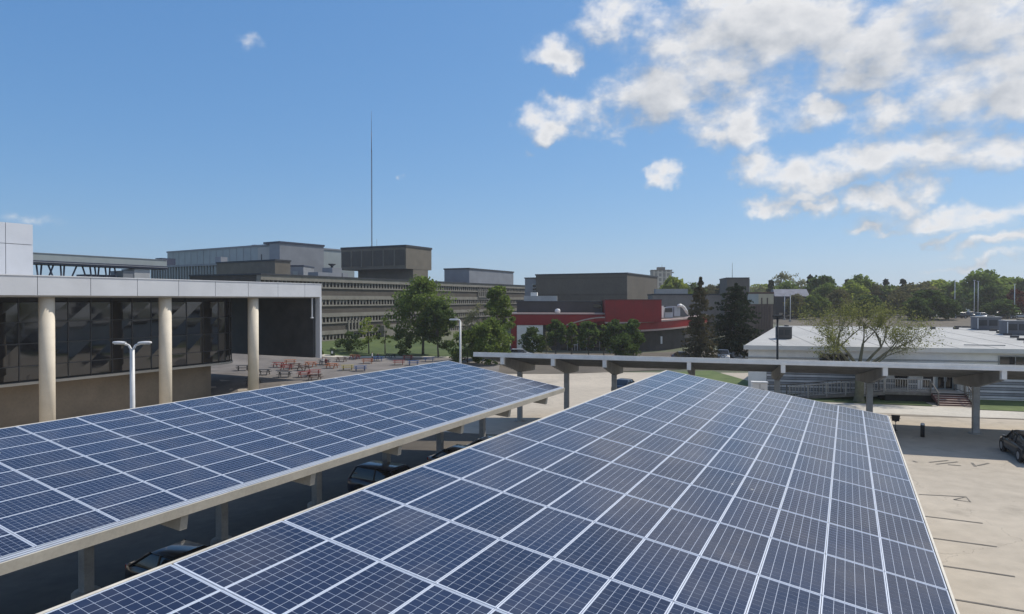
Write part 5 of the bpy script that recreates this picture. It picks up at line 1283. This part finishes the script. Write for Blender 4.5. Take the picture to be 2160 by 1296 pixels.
# trees along the horizon, built from a few variants
def variants():
    out = {}
    for nm, lm, sh, cl, per, lf in (('green', LG, 'round', 70, 55, .030), ('yellow', LY, 'round', 70, 55, .030), ('dark', LD, 'round', 70, 60, .032), ('pale', LP, 'round', 56, 34, .022), ('olive', LB, 'round', 64, 45, .028), ('red', LR, 'round', 50, 45, .03), ('spire', LN, 'cone', 50, 36, .03)):
        for v in range(2):
            rng = np.random.RandomState(100 + v + hash(nm) % 1 + len(nm) * 7); P, c = crown_points(rng, 1.0, .10 if nm != 'pale' else .2, .95 if sh == 'round' else .34, cl, per, .13 if sh == 'round' else .06, sh)
            q = MB(); q.tube((0, 0, -.02), (0, 0, .6), .02, .008, 6)
            for k in c[::4]: q.tube((0, 0, min(.3, k[2])), tuple(k), .008, .003, 4, cap=False)
            out[(nm, v)] = (quad_mesh('crown', P, lf, lm, 1.0, None, rng), q.mesh('trunk', BARK))
    return out
VAR = variants()
LBL = {'green': 'mid green leafy tree on the far tree line', 'yellow': 'bright yellow-green tree on the far tree line', 'dark': 'dark green rounded tree on the far tree line', 'pale': 'pale half-bare tree on the far tree line', 'olive': 'olive-brown tree on the far tree line', 'red': 'dull red tree among the far greenery', 'spire': 'slim dark spire-shaped conifer on the far tree line'}
def far_tree(px, yt, wpx, d, kind, v=0, label=None, rank='front'):
    p_ = at(px, 640, d); z0 = gh(p_.x, p_.y); Ht = H - (yt - HY) * d / F - z0; W = wpx * d / F
    root = thing('far_tree', label or (LBL[kind] if rank == 'front' else LBL[kind].replace('on the far tree line', 'in the rear rank of the tree line')), 'tree', (p_.x, p_.y, z0), 0, 'trees along the horizon, %s rank: %s' % (rank, kind))
    c, t = VAR[(kind, v)]; w = W / (.95 if kind != 'spire' else .34)
    for nm, me in (('crown', c), ('trunk', t)): obj(nm, me, root, None, (0, 0, random.uniform(0, 6)), (w, w, Ht))
FT = [(1420,588,80,240,'yellow'),(1460,600,70,250,'green'),(1500,604,60,250,'olive'),(1545,606,60,260,'green'),(1600,600,50,250,'pale'),(1626,590,22,245,'spire'),
      (1656,573,62,250,'pale'),(1660,596,60,235,'green'),(1692,588,60,250,'pale'),(1711,580,24,240,'spire'),(1737,583,76,225,'dark'),(1745,600,60,215,'green'),
      (1785,586,20,260,'spire'),(1812,584,80,240,'green'),(1800,600,70,225,'yellow'),(1848,598,70,235,'olive'),(1880,600,66,230,'green'),(1870,588,20,260,'spire'),(1905,586,20,250,'spire'),(1915,598,70,225,'olive'),(1900,618,60,200,'olive'),
      (1945,595,80,250,'olive'),(1978,592,96,260,'yellow'),(2010,596,70,250,'green'),(1962,612,92,185,'dark'),(1935,628,50,180,'dark'),(2000,630,44,182,'dark'),
      (2078,574,108,235,'green'),(2090,600,70,215,'dark'),(2124,588,90,250,'yellow'),(2160,584,90,245,'green'),(2142,612,50,200,'red'),(2112,630,60,190,'dark'),(2160,622,60,205,'olive'),
      (2200,588,90,240,'yellow'),(2250,580,110,240,'green'),(2310,590,100,240,'olive'),(2370,584,110,250,'dark'),(1770,612,60,200,'olive'),(1720,622,56,190,'green'),(1680,622,50,195,'olive'),(1830,622,60,195,'dark'),
      (1560,600,40,240,'spire'),(1520,596,30,245,'spire'),(1095,612,60,260,'green'),(2040,606,60,345,'green')]
OWN = {(1420,588): 'bright yellow-green tree below the apartment tower', (1460,600): 'mid green tree between apartment tower and brown conifer', (1626,590): 'slim dark conifer right of the cream-banded building', (1656,573): 'tall pale bare-crowned tree above the dark house', (1660,596): 'mid green tree under the tall pale bare-crowned tree',
       (1711,580): 'slim dark conifer behind the dark house', (1737,583): 'dark green rounded tree right of the dark house', (1812,584): 'mid green tree rising above the spreading old tree', (1962,612): 'wide dark green round tree beside the first pale pole', (2078,574): 'tallest mid green tree behind the twin pale poles', (2124,588): 'bright yellow-green tree right of the tallest green tree',
       (1978,592): 'broad yellow-green tree behind the wide dark round tree', (2142,612): 'dull red tree beside a slender pole', (2090,600): 'dark green tree in front of the tallest green tree', (1095,612): 'mid green treetop between long brown building and brown hall', (1735,600): '', (1600,600): 'pale half-bare tree beside the dark brown block', (2040,606): 'mid green tree behind the white bungalow'}
for i, (px, yt, w, d, k) in enumerate(FT): far_tree(px, yt + 3, w, d, k, i % 2, OWN.get((px, yt)))
# a second, hazier rank behind
for i in range(26):
    far_tree(1400 + i * 42 + random.uniform(-12, 12), random.uniform(602, 611), random.uniform(70, 110), random.uniform(330, 400), random.choice(['green', 'yellow', 'olive', 'pale', 'green']), i % 2, None, 'rear')

# ------------------------------------------------------------------ thin air haze
def haze():
    m = bpy.data.materials.new('air_haze'); m.use_nodes = True; nt = m.node_tree; nt.nodes.clear()
    o = nt.nodes.new('ShaderNodeOutputMaterial'); v = nt.nodes.new('ShaderNodeVolumePrincipled')
    v.inputs['Color'].default_value = (.93, .95, .97, 1); v.inputs['Density'].default_value = .00027; v.inputs['Anisotropy'].default_value = .3
    nt.links.new(v.outputs[0], o.inputs['Volume'])
    h = MB().box(-700, 900, -200, 1100, -6, 72).build('haze', m); h['kind'] = 'stuff'; h['label'] = 'thin pale air haze'
haze()
